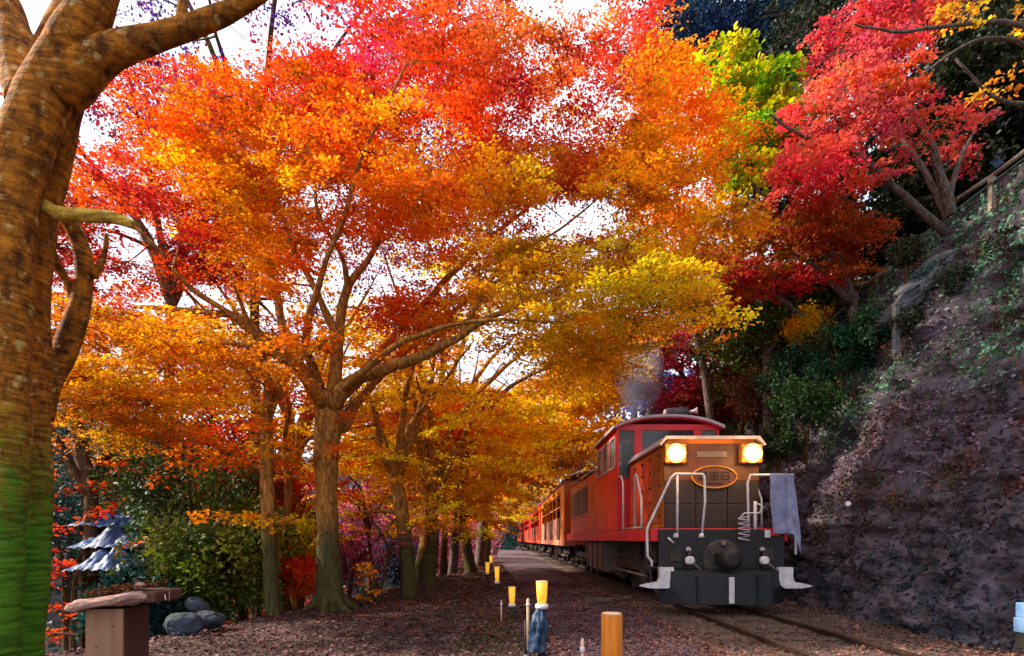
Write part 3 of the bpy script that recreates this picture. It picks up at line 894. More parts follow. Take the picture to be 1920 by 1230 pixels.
def twigs(mb, nodes, pads, r=.012, sub=3, subr=.004, frac=.55):
    """grow a branchlet from the nearest wood to every pad"""
    nodes = [tuple(v[:3]) + (v[3],) for v in nodes]
    arr = np.array(nodes)
    order = np.argsort(((pads[:, None, :3] - arr[None, ::3, :3]) ** 2).sum(-1).min(1))
    buf = np.zeros((len(arr) + len(pads) * 6, 4)); buf[:len(arr)] = arr; cnt = len(arr)
    for j in order:
        c = pads[j, :3]
        d2 = ((buf[:cnt, :3] - c) ** 2).sum(1) + np.clip(buf[:cnt, 2] - c[2] + .0, 0, None) ** 2 * 2
        k = int(d2.argmin()); a = buf[k].copy()
        L = math.sqrt(((a[:3] - c) ** 2).sum())
        if L < .08: continue
        m_ = (a[:3] + c) / 2 + RNG.normal(size=3) * L * .08 + np.array([0, 0, .06 * L])
        ra = min(a[3] * .7, r * (1 + L * .5)); rb = max(ra * .35, .0025)
        path = []
        for t in np.linspace(0, 1, 6):
            q = (1 - t) ** 2 * a[:3] + 2 * t * (1 - t) * m_ + t * t * c
            path.append((*q, ra + (rb - ra) * t))
        mb.tube([p[:3] for p in path], [p[3] for p in path], 5, caps=False)
        for p in path[1:]:
            buf[cnt] = p; cnt += 1
        for s_ in range(sub):
            th = RNG.uniform(0, 6.28); rd = pads[j, 3] * .8
            e = c + np.array([math.cos(th) * rd, math.sin(th) * rd, -.1 * rd])
            b0 = np.array(path[3][:3])
            mm = (b0 + e) / 2 + np.array([0, 0, .08 * rd])
            mb.tube([tuple(b0), tuple(mm), tuple(e)], [subr * 1.4, subr, subr * .5], 3, caps=False)

def idw(keys, k=3.0):
    """leaf colour from keyed places in a crown: (x, z) -> colour"""
    kp = np.array([[a, b] for a, b, _ in keys]); kc = np.array([c for _, _, c in keys])
    def f(pos):
        out = np.zeros((len(pos), 3))
        wob = np.stack([fbm(pos, .8, 3, 61) - .5, fbm(pos, .8, 3, 71) - .5], 1) * 1.6
        q = pos[:, [0, 2]] + wob
        for s in range(0, len(pos), 60000):
            d = ((q[s:s + 60000, None] - kp[None]) ** 2).sum(-1) + .02
            w_ = d ** (-k)
            out[s:s + 60000] = (w_[:, :, None] * kc[None]).sum(1) / w_.sum(1, keepdims=True)
        return out
    return f

def palette(cols, sc=.9, seed=3, zc=None):
    """mottled colour from a list, drifting through the crown"""
    cols = np.array(cols)
    def f(pos):
        t = np.clip((fbm(pos, sc, 3, seed) - .25) * 2.0, 0, .999) * (len(cols) - 1)
        if zc is not None: t = np.clip(t * .5 + np.clip((pos[:, 2] - zc[0]) / (zc[1] - zc[0]), 0, 1) * (len(cols) - 1) * .6, 0, len(cols) - 1.001)
        i = t.astype(int); fr = (t - i)[:, None]
        return cols[i] * (1 - fr) + cols[np.minimum(i + 1, len(cols) - 1)] * fr
    return f

def in_ell(px, py, cx, cy, rx, ry): return ((px - cx) / rx) ** 2 + ((py - cy) / ry) ** 2 < 1

def zone(px, py, rx, ry, Y0, Y1, n, r0=.3, r1=.6):
    """n spray centres filling a volume of a crown"""
    out = []
    while len(out) < n:
        a, b = RNG.uniform(-1, 1, 2)
        if a * a + b * b > 1: continue
        Y = RNG.uniform(Y0, Y1)
        Ym = (Y0 + Y1) / 2
        q = P(px + a * rx, py + b * ry, Ym)
        # a box-like volume around the middle distance, so it stays a body from elsewhere
        q = np.array([q[0] * (1 + .75 * (Y / Ym - 1)), Y, CAMZ + (q[2] - CAMZ) * (1 + .75 * (Y / Ym - 1))])
        out.append([*q, RNG.uniform(r0, r1)])
    return np.array(out)

def tree_root(name, base, label, cat, group=None):
    return empty(name, base, label, cat, group)

L_ = lambda r, g, b, k=1.0: srgb(r, g, b) * k

# ---------------------------------------------------------------- the great maple by the path
def px2(px, py, col): q = P(px, py, 10); return (q[0], q[2], col)
KEYS = [px2(a[0], a[1], a[2] * np.array([1, 1.3 if a[2][1] < .3 else 1.0, 1])) for a in [
    (150, 330, L_(190, 40, 20)), (300, 180, L_(176, 30, 40)), (230, 250, L_(200, 40, 20)), (330, 330, L_(240, 90, 8)), (430, 400, L_(245, 125, 5)), (260, 400, L_(230, 80, 10)),
    (450, 180, L_(214, 40, 26)), (540, 120, L_(190, 30, 60)), (520, 250, L_(238, 90, 10)), (640, 190, L_(232, 56, 28)), (700, 60, L_(226, 40, 90)), (820, 40, L_(236, 44, 80)),
    (920, 60, L_(240, 70, 60)), (820, 130, L_(240, 90, 36)), (1000, 110, L_(240, 96, 24)), (1120, 80, L_(236, 52, 26)), (1220, 40, L_(230, 36, 36)), (1140, 150, L_(230, 60, 50)),
    (640, 320, L_(240, 104, 8)), (760, 240, L_(236, 70, 20)), (700, 400, L_(236, 84, 12)), (850, 330, L_(232, 70, 16)), (980, 320, L_(180, 24, 40)), (1060, 300, L_(196, 36, 44)), (900, 375, L_(232, 66, 20)),
    (960, 240, L_(240, 110, 50)), (1080, 210, L_(238, 120, 60)), (1160, 250, L_(238, 120, 20)), (1250, 200, L_(240, 124, 16)), (1330, 170, L_(236, 100, 14)), (1280, 290, L_(238, 130, 14)),
    (560, 470, L_(244, 140, 10)), (500, 530, L_(244, 130, 6)), (720, 560, L_(240, 84, 24)), (800, 570, L_(236, 80, 20)), (620, 380, L_(238, 120, 16)), (380, 470, L_(180, 30, 40)), (420, 500, L_(190, 36, 36)),
    (800, 450, L_(240, 140, 24)), (950, 480, L_(236, 140, 22)), (1100, 460, L_(244, 160, 22)), (1200, 400, L_(244, 156, 16)), (1250, 500, L_(244, 174, 16)), (870, 420, L_(240, 110, 20)), (760, 500, L_(240, 120, 20)),
    (1000, 560, L_(214, 170, 20)), (1100, 590, L_(214, 170, 18)), (1200, 610, L_(220, 172, 18)), (1000, 640, L_(236, 180, 20)), (900, 600, L_(226, 150, 24)),
    (250, 560, L_(190, 60, 20)), (150, 520, L_(150, 24, 30)), (300, 640, L_(214, 104, 14)), (200, 680, L_(206, 90, 14)), (400, 700, L_(222, 130, 14)), (250, 790, L_(214, 150, 24)), (160, 780, L_(200, 90, 16)), (500, 680, L_(226, 130, 16)),
    (1330, 380, L_(230, 150, 22)), (1380, 250, L_(226, 110, 20))]]
maple_col = idw(KEYS)
T = tree_root('maple_tree', P(617, 1143, 10), 'largest maple by the path with thick trunk and spreading orange and red crown', 'tree', 'maples lining the path')
def wp(px, py, Y, rpx): q = P(px, py, Y); return (*q, rpx / F * Y)
nodes = []
MBt = MB()
trunk = [wp(620, 1175, 10, 40), wp(619, 1140, 10, 28), wp(617, 1090, 10, 22), wp(617, 1000, 10, 20.5), wp(612, 900, 10, 20.5), wp(612, 820, 10, 22), wp(617, 770, 10, 23), wp(625, 740, 10, 20)]
nodes += list(limb(MBt, trunk, 14, 6, .05, 1))
for a_ in (0.3, 1.5, 2.6, 3.7, 4.7, 5.6):
    f0 = P(618, 1140, 10)
    limb(MBt, [(f0[0] + .12 * math.cos(a_), 10 + .12 * math.sin(a_), .55, .05), (f0[0] + .24 * math.cos(a_), 10 + .24 * math.sin(a_), .16, .09), (f0[0] + .5 * math.cos(a_ + .1), 10 + .5 * math.sin(a_ + .1), -.04, .06), (f0[0] + .8 * math.cos(a_), 10 + .8 * math.sin(a_), -.12, .02)], 8, 4, .03, int(a_ * 10))
MBt.build('trunk', M['bark_gold'], T, world=True)
limbs = [
 [wp(612, 790, 10, 20), wp(595, 740, 9.9, 15), wp(560, 690, 9.7, 12), wp(500, 640, 9.4, 9), wp(440, 595, 9.1, 7), wp(360, 580, 8.8, 5), wp(250, 575, 8.5, 3)],
 [wp(612, 790, 10.1, 16), wp(590, 730, 10.3, 12), wp(540, 640, 10.7, 9), wp(520, 560, 11, 7), wp(500, 480, 11.4, 5), wp(470, 400, 11.8, 4), wp(440, 330, 12.2, 2.5)],
 [wp(500, 645, 9.4, 7), wp(430, 590, 9.0, 6), wp(360, 540, 8.6, 5), wp(325, 505, 8.3, 2)],
 [wp(620, 770, 10, 20), wp(628, 700, 10.0, 13), wp(636, 620, 10.1, 10), wp(655, 540, 10.2, 8), wp(690, 490, 10.2, 6), wp(720, 420, 10.3, 4), wp(760, 330, 10.5, 3), wp(790, 240, 10.6, 2)],
 [wp(622, 760, 9.9, 16), wp(660, 715, 9.7, 13), wp(720, 695, 9.5, 11), wp(790, 668, 9.2, 9.5), wp(860, 635, 8.9, 8), wp(910, 600, 8.6, 6), wp(1000, 560, 8.3, 4.5), wp(1100, 520, 8.1, 3), wp(1200, 500, 8.0, 1.8)],
 [wp(630, 750, 10.1, 13), wp(680, 700, 10.4, 11), wp(740, 630, 10.8, 8), wp(800, 560, 11.2, 6), wp(860, 500, 11.5, 5), wp(950, 420, 11.8, 3.5), wp(1040, 350, 12.0, 2.5), wp(1130, 260, 12.2, 1.5)],
 [wp(638, 640, 10, 9), wp(600, 560, 9.8, 7), wp(560, 480, 9.5, 5), wp(530, 400, 9.3, 4), wp(500, 300, 9.2, 2.5), wp(470, 210, 9.1, 1.6)],
 [wp(640, 800, 10.1, 15), wp(660, 770, 10.5, 11), wp(700, 720, 11.2, 8), wp(780, 640, 12, 6), wp(880, 560, 12.8, 4), wp(1000, 490, 13.4, 3), wp(1150, 440, 14, 2)],
 [wp(600, 730, 10.2, 10), wp(575, 640, 9.6, 8), wp(600, 520, 8.9, 5), wp(650, 380, 8.4, 4), wp(700, 250, 8.0, 3), wp(760, 120, 7.7, 1.8)],
]
limbs += [
 [wp(606, 760, 9.8, 9), wp(560, 700, 9.2, 7), wp(500, 660, 8.7, 5.5), wp(420, 640, 8.3, 4), wp(330, 640, 8, 2.5), wp(240, 670, 7.8, 1.5)],
 [wp(640, 735, 9.8, 9), wp(690, 690, 9.2, 7), wp(760, 640, 8.6, 5.5), wp(840, 610, 8.1, 4), wp(930, 600, 7.7, 3), wp(1060, 600, 7.4, 1.8)],
 [wp(655, 545, 10.2, 6), wp(640, 480, 9.8, 4.5), wp(600, 400, 9.2, 3.5), wp(590, 320, 8.8, 2.2), wp(560, 240, 8.6, 1.4)],
 [wp(860, 635, 8.9, 6), wp(900, 560, 9.0, 4.5), wp(960, 480, 9.2, 3.2), wp(1050, 430, 9.4, 2.4), wp(1130, 370, 9.6, 1.5)]]
for i, l in enumerate(limbs):
    b_ = MB(); nodes += list(limb(b_, l, 9, 6, .10, 20 + i))[3:]; b_.build('branch', M['bark_gold'], T, world=True)
zones = [
 # px, py, rx, ry, Y0, Y1, n
 (300, 320, 190, 90, 8, 12, 34), (480, 230, 190, 90, 8, 12.5, 40), (560, 330, 200, 90, 7.6, 12.5, 46), (330, 200, 150, 70, 10, 13, 14),
 (720, 150, 180, 120, 7.5, 12, 44), (850, 60, 170, 90, 8, 12.5, 34), (640, 110, 100, 50, 8.5, 12, 10), (1110, 75, 140, 48, 8, 12, 24), (960, 120, 120, 60, 8, 12, 18),
 (740, 310, 200, 80, 7.5, 12.5, 46), (980, 310, 150, 50, 8, 12, 34), (860, 380, 190, 35, 7.5, 12, 32), (960, 230, 120, 60, 8, 12, 20), (1010, 180, 120, 60, 8, 12, 14), (1100, 330, 120, 60, 8, 12, 22), (1000, 430, 150, 50, 8, 12, 16), (880, 260, 90, 60, 8, 12, 14), (1180, 150, 90, 60, 8, 12, 12), (1160, 300, 90, 80, 8.5, 12.5, 20), (600, 450, 120, 60, 8, 12, 14), (680, 620, 140, 50, 8.5, 11.5, 14), (1040, 660, 150, 40, 8, 12, 22), (130, 430, 60, 120, 8, 11, 14), (230, 420, 60, 60, 9, 11, 6), (560, 200, 120, 60, 8, 12, 14), (450, 420, 90, 60, 9, 12, 12), (700, 410, 160, 40, 8, 12, 20),
 (1270, 250, 120, 130, 9, 13, 34), (1180, 420, 170, 70, 8, 13, 24), (1250, 480, 150, 80, 8, 13, 32), (880, 490, 160, 60, 8, 12.5, 16), (1060, 510, 170, 50, 7.5, 12, 24),
 (1130, 590, 210, 55, 7, 11.5, 46), (920, 590, 110, 36, 8, 11, 10), (770, 570, 110, 32, 8, 11, 16), (520, 470, 70, 100, 8, 11, 18), (400, 480, 90, 50, 9, 12, 10),
 (210, 620, 170, 90, 7, 11, 32), (330, 680, 200, 80, 7, 11.5, 42), (190, 760, 110, 60, 7, 9.5, 18), (270, 790, 45, 50, 7.5, 9, 6), (470, 700, 120, 60, 8, 12, 14), (200, 500, 100, 70, 9, 12, 14), (420, 360, 150, 70, 8, 11, 20),
]
gaps = [(1010, 235, 90, 34, .5), (1120, 395, 60, 26, .5), (1010, 400, 50, 18, .5), (650, 470, 70, 30, .5), (925, 700, 60, 22, .6), (570, 375, 30, 30, .5), (860, 250, 40, 26, .4), (150, 270, 34, 44, .6), (300, 430, 40, 26, .5), (235, 445, 60, 50, .9), (625, 365, 66, 28, .85), (600, 555, 60, 75, .8), (700, 535, 62, 45, .85), (1080, 405, 100, 34, .75), (1000, 225, 130, 50, .45), (830, 270, 60, 60, .7), (930, 690, 90, 32, .9), (840, 760, 40, 20, .3),
        (1180, 180, 30, 50, .5), (940, 625, 60, 20, .7), (740, 470, 40, 50, .5), (960, 375 + 55, 60, 20, .7), (500, 585, 40, 35, .7), (170, 230, 60, 60, .8), (470, 60, 220, 60, .97), (1060, 20, 90, 36, .9)]
pads = np.vstack([zone(*z, r0=.42, r1=.85) for z in zones])
def proj(pos): return 942 + F * pos[:, 0] / pos[:, 1], 1012 - F * (pos[:, 2] - CAMZ) / pos[:, 1]
def thin(pads, f=1.0):
    px, py = proj(pads); keep = np.ones(len(pads), bool)
    for cx, cy, rx, ry, pr in gaps:
        m = in_ell(px, py, cx, cy, rx, ry); keep &= ~(m & (RNG.uniform(size=len(pads)) < pr * f))
    return pads[keep]
def leafgap(pos, f=.6):
    px, py = proj(pos); k_ = np.ones(len(pos), bool)
    for cx, cy, rx, ry, pr in gaps:
        m = in_ell(px, py, cx, cy, rx, ry); k_ &= ~(m & (RNG.uniform(size=len(pos)) < pr * f))
    return k_
pads = thin(pads)
tw = MB(); twigs(tw, nodes, pads, .016, 3, .005)
tag(tw.build('twigs', M['bark_gold'], T, world=True), kind='stuff')
pos, nrm, sz, col, dirs = pad_leaves(pads, 330, .060, maple_col, jit=.18)
px, py = proj(pos); keep = np.ones(len(pos), bool)
for cx, cy, rx, ry, pr in gaps:
    m = in_ell(px, py, cx, cy, rx * .9, ry * .9); keep &= ~(m & (RNG.uniform(size=len(pos)) < pr * .75))
leaf_mesh('crown', pos[keep], nrm[keep], sz[keep], col[keep], M['leaf'], T, 'kite', dirs[keep])

# ---------------------------------------------------------------- other planted trees
def auto_tree(name, label, base, H, fork, spread, r, colf, n_pads=60, per=120, leaf=.10, lean=(0, 0), nl=6, bark='bark_gold', shape='kite', group=None, seed=0, lmat='leaf', ell=None, padr=(.4, .8), cat='tree', sub=2, up=.75, twist=0.0, under=.45):
    rs = np.random.default_rng(seed + 100)
    T = tree_root(name, base, label, cat, group)
    bx, by, bz = [float(v) for v in base]
    fx, fy, fz = bx + lean[0] * fork, by + lean[1] * fork, bz + fork
    b_ = MB()
    nd = list(limb(b_, [(bx, by, bz - .3, r * 1.5), (bx, by, bz + .05, r * 1.15), (bx + (fx - bx) * .5 + rs.normal() * .05 + twist, by + (fy - by) * .5, bz + fork * .5, r * .95), (fx, fy, fz, r * .85), (fx + lean[0] * .3, fy, fz + .25, r * .55)], 10, 5, .10, seed))
    b_.build('trunk', M[bark], T, world=True)
    cx, cy, cz = (fx + (ell[0] if ell else 0), fy + (ell[1] if ell else 0), bz + (H + fork * under * 2) / (1 + under * 2) if False else bz + fork * under + (H - fork * under) * .5)
    hz = (H - fork * under) * .5
    for i in range(nl):
        a = i / nl * 2 * math.pi + rs.uniform(-.4, .4)
        out = spread * rs.uniform(.55, .85); top = bz + fork + (H - fork) * rs.uniform(.45, .92)
        b_ = MB()
        e = (cx + math.cos(a) * out, cy + math.sin(a) * out, top)
        s0 = (fx, fy, fz - rs.uniform(0, .3) * min(fork, 1.5))
        pts = [(*s0, r * .6)]
        for t in (.3, .6, 1.0):
            k = t ** 1.3
            pts.append((s0[0] + (e[0] - s0[0]) * k + rs.normal() * .08, s0[1] + (e[1] - s0[1]) * k, s0[2] + (e[2] - s0[2]) * t ** .8 + rs.normal() * .08, r * .6 * (1 - t) + .012))
        nd += list(limb(b_, pts, 7, 5, .12, seed + i))[2:]
        b_.build('branch', M[bark], T, world=True)
    pd = []
    while len(pd) < n_pads:
        v = rs.uniform(-1, 1, 3)
        q = (v ** 2).sum()
        if q > 1 or q < .12: continue
        pd.append([cx + v[0] * spread, cy + v[1] * spread, cz + v[2] * hz, rs.uniform(*padr)])
    pd = thin(np.array(pd), .8) if base[1] > 11 and n_pads > 50 and name != 'hackberry_tree' else np.array(pd)
    tw = MB(); twigs(tw, nd, pd, r * .16 + .006, sub, .006)
    tag(tw.build('twigs', M[bark], T, world=True), kind='stuff')
    pos, nrm, sz, col, dirs = pad_leaves(pd, per * .62, leaf, colf, up=up)
    k_ = leafgap(pos) if base[1] > 11 and name != 'hackberry_tree' else np.ones(len(pos), bool)
    leaf_mesh('crown', pos[k_], nrm[k_], sz[k_], col[k_], M[lmat], T, shape, dirs[k_])
    return T

gold = [L_(244, 160, 10), L_(250, 190, 16), L_(252, 208, 30), L_(244, 170, 14)]
oran = [L_(236, 100, 14), L_(244, 136, 12), L_(250, 180, 20)]
redo = [L_(180, 24, 26), L_(222, 54, 20), L_(236, 96, 16)]
yel = [L_(220, 170, 20), L_(240, 190, 20), L_(190, 170, 30)]
purp = [L_(130, 56, 96), L_(160, 84, 120), L_(196, 84, 80), L_(110, 80, 130)]
def foot(px, py, z=0.0): Y = (CAMZ - z) * F / (py - 1012); return np.array([(px - 942) / F * Y, Y, z - .03])

G = 'maples lining the path'
auto_tree('maple_tree', 'slender maple with dark thin trunk just left of the largest maple', foot(514, 1152), 5.6, 3.4, 1.9, .115, palette(oran, 1, 5), 34, 170, .085, lean=(-.05, .03), nl=4, group=G, seed=1)
auto_tree('maple_tree', 'pale thin maple rising between the slender dark one and the largest maple', foot(535, 1118), 5.4, 3.1, 1.7, .10, palette(redo, 1, 6), 26, 150, .09, lean=(.02, 0), nl=4, group=G, seed=2)
auto_tree('maple_tree', 'forked maple behind the largest one with dark trunk leaning left', foot(768, 1118), 6.6, 2.6, 2.6, .165, palette(gold, .8, 7), 90, 190, .085, lean=(-.12, .04), nl=7, group=G, seed=3, ell=(.1, .8))
auto_tree('maple_tree', 'golden maple with wide vase of pale limbs, third along the path edge', foot(806, 1102), 7.4, 2.4, 3.0, .18, palette(gold, .7, 8), 110, 190, .09, lean=(.02, .05), nl=8, group=G, seed=4, ell=(.3, .6))
auto_tree('maple_tree', 'golden maple whose trunk leans left beyond the third one', foot(884, 1074), 8.6, 3.0, 3.4, .20, palette(gold + oran, .6, 9), 110, 190, .10, lean=(-.18, .05), nl=7, group=G, seed=5, ell=(.3, 0))
auto_tree('maple_tree', 'dark straight maple between the leaning trunks far along the path', foot(832, 1068), 8.4, 3.3, 3.0, .14, palette(oran, .6, 10), 80, 170, .11, lean=(0, 0), nl=6, group=G, seed=6)
auto_tree('maple_tree', 'distant orange maple overhanging the path near its bend', foot(912, 1052), 10.5, 3.6, 4.4, .22, palette(oran + gold, .5, 11), 120, 200, .14, lean=(.03, 0), nl=7, group=G, seed=7, padr=(.7, 1.2))
auto_tree('maple_tree', 'distant yellow maple above the bend of the path with green tinged trunk', foot(926, 1040), 13.5, 4.2, 5.6, .26, palette(gold, .4, 12), 120, 200, .19, lean=(.06, 0), nl=7, group=G, seed=8, padr=(.9, 1.6))
auto_tree('maple_tree', 'farthest golden maple seen where the path vanishes', foot(930, 1030), 20, 5.5, 8.5, .34, palette(gold + yel, .3, 13), 130, 210, .28, lean=(.04, 0), nl=7, group=G, seed=9, padr=(1.4, 2.4))

# yellow canopy high over the path and behind the train
auto_tree('maple_tree', 'tall golden maple behind the third tree with crown over the train roof', (-3.0, 19.5, -.6), 12.5, 4.6, 5.4, .24, palette(gold, .6, 14), 170, 230, .13, lean=(.16, 0), nl=8, group=G, seed=10, ell=(1.0, 0), padr=(.6, 1.1))
auto_tree('maple_tree', 'tall amber maple on the bank farther behind the largest maple', (-6.6, 17.5, -3.0), 14.5, 7.0, 4.6, .22, palette(oran + gold, .5, 15), 150, 230, .12, nl=8, seed=11, padr=(.6, 1.1), group='maples on the river bank')
auto_tree('maple_tree', 'dark red maple with tall maroon trunk at upper left', (P(320, 300, 15)[0], 15, -5.5), 19.0, 13.5, 4.4, .17, palette([L_(120, 14, 34), L_(160, 20, 30), L_(200, 40, 26), L_(110, 24, 70)], .6, 16), 110, 210, .10, nl=8, bark='bark_dark', seed=12, padr=(.5, 1.0), group='maples on the river bank', under=.72)
auto_tree('maple_tree', 'crimson maple behind the big foreground trunk', (-10.5, 14, -5), 13.5, 7.5, 4.2, .18, palette(redo + [L_(130, 20, 40)], .6, 17), 120, 210, .105, nl=7, bark='bark_dark', seed=13, padr=(.5, 1.0), group='maples on the river bank')
auto_tree('maple_tree', 'rust red maple low on the bank between the twin trunks', (-8.2, 19.5, -4.6), 8.2, 4.8, 3.0, .12, palette(redo, .8, 18), 60, 190, .11, nl=6, bark='bark_dark', seed=14, group='maples on the river bank', padr=(.5, .9))

# dark small-leaved twigs of a tall tree against the sky, upper left
auto_tree('hackberry_tree', 'tall tree with sparse dark purple leaves against the white sky at upper left', (-7.0, 15.5, -4.5), 23.5, 15.0, 6.2, .15, palette([L_(84, 30, 100), L_(60, 44, 130), L_(130, 30, 80), L_(150, 30, 50)], .6, 19), 210, 190, .085, nl=9, bark='bark_dark', seed=15, padr=(.6, 1.2), up=.4, ell=(1.5, 0), under=.8)

# small golden sapling and shrubs on the bank
auto_tree('maple_sapling', 'small sapling with golden forked stems and few orange leaves at the path edge', foot(682, 1135), .95, .22, .34, .022, palette(oran, 2, 20), 12, 40, .06, nl=4, seed=16, padr=(.10, .2))
auto_tree('maple_sapling', 'dark leaning sapling right of the golden stemmed one', foot(712, 1118), 2.2, 1.0, .8, .035, palette(purp, 2, 21), 16, 60, .06, nl=4, seed=17, bark='bark_dark', lean=(.2, 0), padr=(.2, .35))
auto_tree('maple_sapling', 'thin dark maple stem standing between the second and third trunks', foot(700, 1100), 3.4, 1.7, 1.2, .05, palette(purp + redo, 1.5, 22), 24, 80, .075, nl=5, seed=18, bark='bark_dark', lean=(-.08, 0), padr=(.25, .5))

def _n(): pass
def bush(name, label, c, rad, hz, colf, n=30, per=120, leaf=.12, lmat='leaf_dark', shape='spray', group=None, seed=0, cat='shrub', up=.35, padr=.42, bark='bark_dark', stem=True):
    rs = np.random.default_rng(seed + 900)
    c = np.array(c, float)
    T = tree_root(name, (c[0], c[1], c[2] - hz), label, cat, group)
    pd = []
    while len(pd) < n:
        v = rs.uniform(-1, 1, 3); q = (v ** 2).sum()
        if q > 1 or q < .2: continue
        k = .8 + .4 * float(vnoise(np.array([v[0] + seed, v[1], v[2]]), 1.6, seed))
        pd.append([c[0] + v[0] * rad * k, c[1] + v[1] * rad * k, c[2] + v[2] * hz * k, rad * padr * rs.uniform(.6, 1.1)])
    pd = np.array(pd)
    if stem:
        b_ = MB()
        nd = []
        for j in range(4):
            a = rs.uniform(0, 6.28)
            nd += list(limb(b_, [(c[0], c[1], min(c[2] - hz * 1.25, float(hill_total(np.array(c[0]), np.array(c[1]))) - .15), rad * .05 + .012), (c[0] + math.cos(a) * rad * .1, c[1] + math.sin(a) * rad * .1, c[2] - hz * 1.1, rad * .04 + .01), (c[0] + math.cos(a) * rad * .25, c[1] + math.sin(a) * rad * .25, c[2] - hz * .3, rad * .025 + .01), (c[0] + math.cos(a) * rad * .6, c[1] + math.sin(a) * rad * .6, c[2] + hz * .5, .008)], 6, 4, .05 * rad, seed + j))
        twigs(b_, nd, pd, .01 + rad * .006, 0)
        b_.build('stems', M[bark], T, world=True)
    pos, nrm, sz, col, dirs = pad_leaves(pd, per * .7, leaf * 1.12, colf, thick=.9, up=up, jit=.16)
    leaf_mesh('foliage', pos, nrm, sz, col, M[lmat], T, shape, dirs)
    return T

green = [L_(24, 46, 22), L_(44, 70, 26), L_(84, 96, 30), L_(30, 56, 34)]
olive = [L_(48, 66, 20), L_(84, 92, 24), L_(124, 108, 20)]
teal = [L_(12, 44, 48), L_(20, 60, 60), L_(20, 40, 30)]
blue = [L_(14, 30, 60), L_(20, 60, 96), L_(24, 44, 70), L_(16, 50, 60)]
bl = 'bushes on the river bank'
for i, (px_, py_, Y, rr, pal, nm) in enumerate([
    (372, 950, 11, 1.2, green, 'dark green bush left of the thin twin trunks'),
    (290, 870, 15, 2.0, green, 'tall dark evergreen bush under the amber leaves at left'),
    (400, 1060, 9.5, .85, olive, 'olive bush beside the slope of fallen leaves'),
    (455, 1030, 10.5, .9, olive, 'yellowish green bush against the thin twin trunks'),
    (320, 1090, 9.5, .8, green, 'low green bush behind the wooden lantern'),
    (400, 830, 17, 2.3, green, 'deep green tree crown below the orange canopy at left'),
    (180, 860, 19, 2.6, teal, 'shadowy blue green bush behind the blue sheets'),
    (130, 1000, 17, 1.8, teal, 'dark teal bush beside the big foreground trunk'),
    (480, 940, 13, 1.2, olive + [L_(190, 90, 20)], 'olive and rust bush behind the twin trunks'),
    (250, 1140, 8.5, .55, teal, 'low dark teal bush right behind the lantern roof')]):
    bush('shrub', nm, P(px_, py_, Y), rr, rr * .95, palette(pal, 1.2, 30 + i), 42, 190, .075 + rr * .02, group=bl, seed=i)
bush('shrub', 'glowing yellow shrub between the twin trunks and the largest maple', P(565, 1010, 11.5), .62, .42, palette([L_(214, 190, 10), L_(244, 200, 20), L_(160, 160, 20)], 2, 50), 34, 130, .06, 'leaf', 'kite', bl, 40)
bush('shrub', 'bright orange red shrub just below the glowing yellow one', P(562, 1075, 11), .55, .36, palette([L_(236, 90, 10), L_(240, 60, 30), L_(250, 140, 20)], 2, 51), 34, 130, .06, 'leaf', 'kite', bl, 41)
bush('maple_tree', 'red layered maple crown left of the thin twin trunks', P(480, 900, 13.5), 1.2, .42, palette([L_(214, 40, 20), L_(236, 70, 20)], 2, 52), 26, 160, .08, 'leaf', 'kite', bl, 42, 'tree', up=.7)
for i, (px_, py_, Y, rr, pal, nm) in enumerate([  # lilac haze put into the purple and pink leaf colours here
    (700, 990, 24, 2.1, purp, 'haze-tinted purple maple crown low behind the largest trunk'),
    (800, 1000, 30, 2.6, purp, 'haze-tinted mauve maple crown behind the third trunk'),
    (870, 1010, 36, 2.4, [L_(170, 110, 180), L_(210, 110, 140)], 'haze-tinted pink lilac tree behind the leaning trunks'),
    (650, 1050, 19, 1.2, [L_(130, 70, 130), L_(160, 70, 90)], 'haze-tinted dusky purple bush right of the largest trunk'),
    (935, 1000, 70, 4.0, [L_(24, 90, 100), L_(20, 60, 70), L_(50, 110, 80)], 'teal bush where the path disappears'),
    (760, 1060, 22, 1.2, [L_(30, 60, 80), L_(80, 50, 90)], 'bluish bush behind the second trunk'),
    (990, 985, 100, 9, [L_(30, 80, 90), L_(60, 90, 60)], 'blue green tree beyond the tail of the train')]):
    bush('shrub' if rr < 2 else 'maple_tree', nm, P(px_, py_, Y), rr, rr * .85, palette(pal, .9, 60 + i), 40, 170, .06 + rr * .035, 'leaf', 'kite', 'trees on the far side of the bank', 60 + i, 'shrub' if rr < 2 else 'tree')

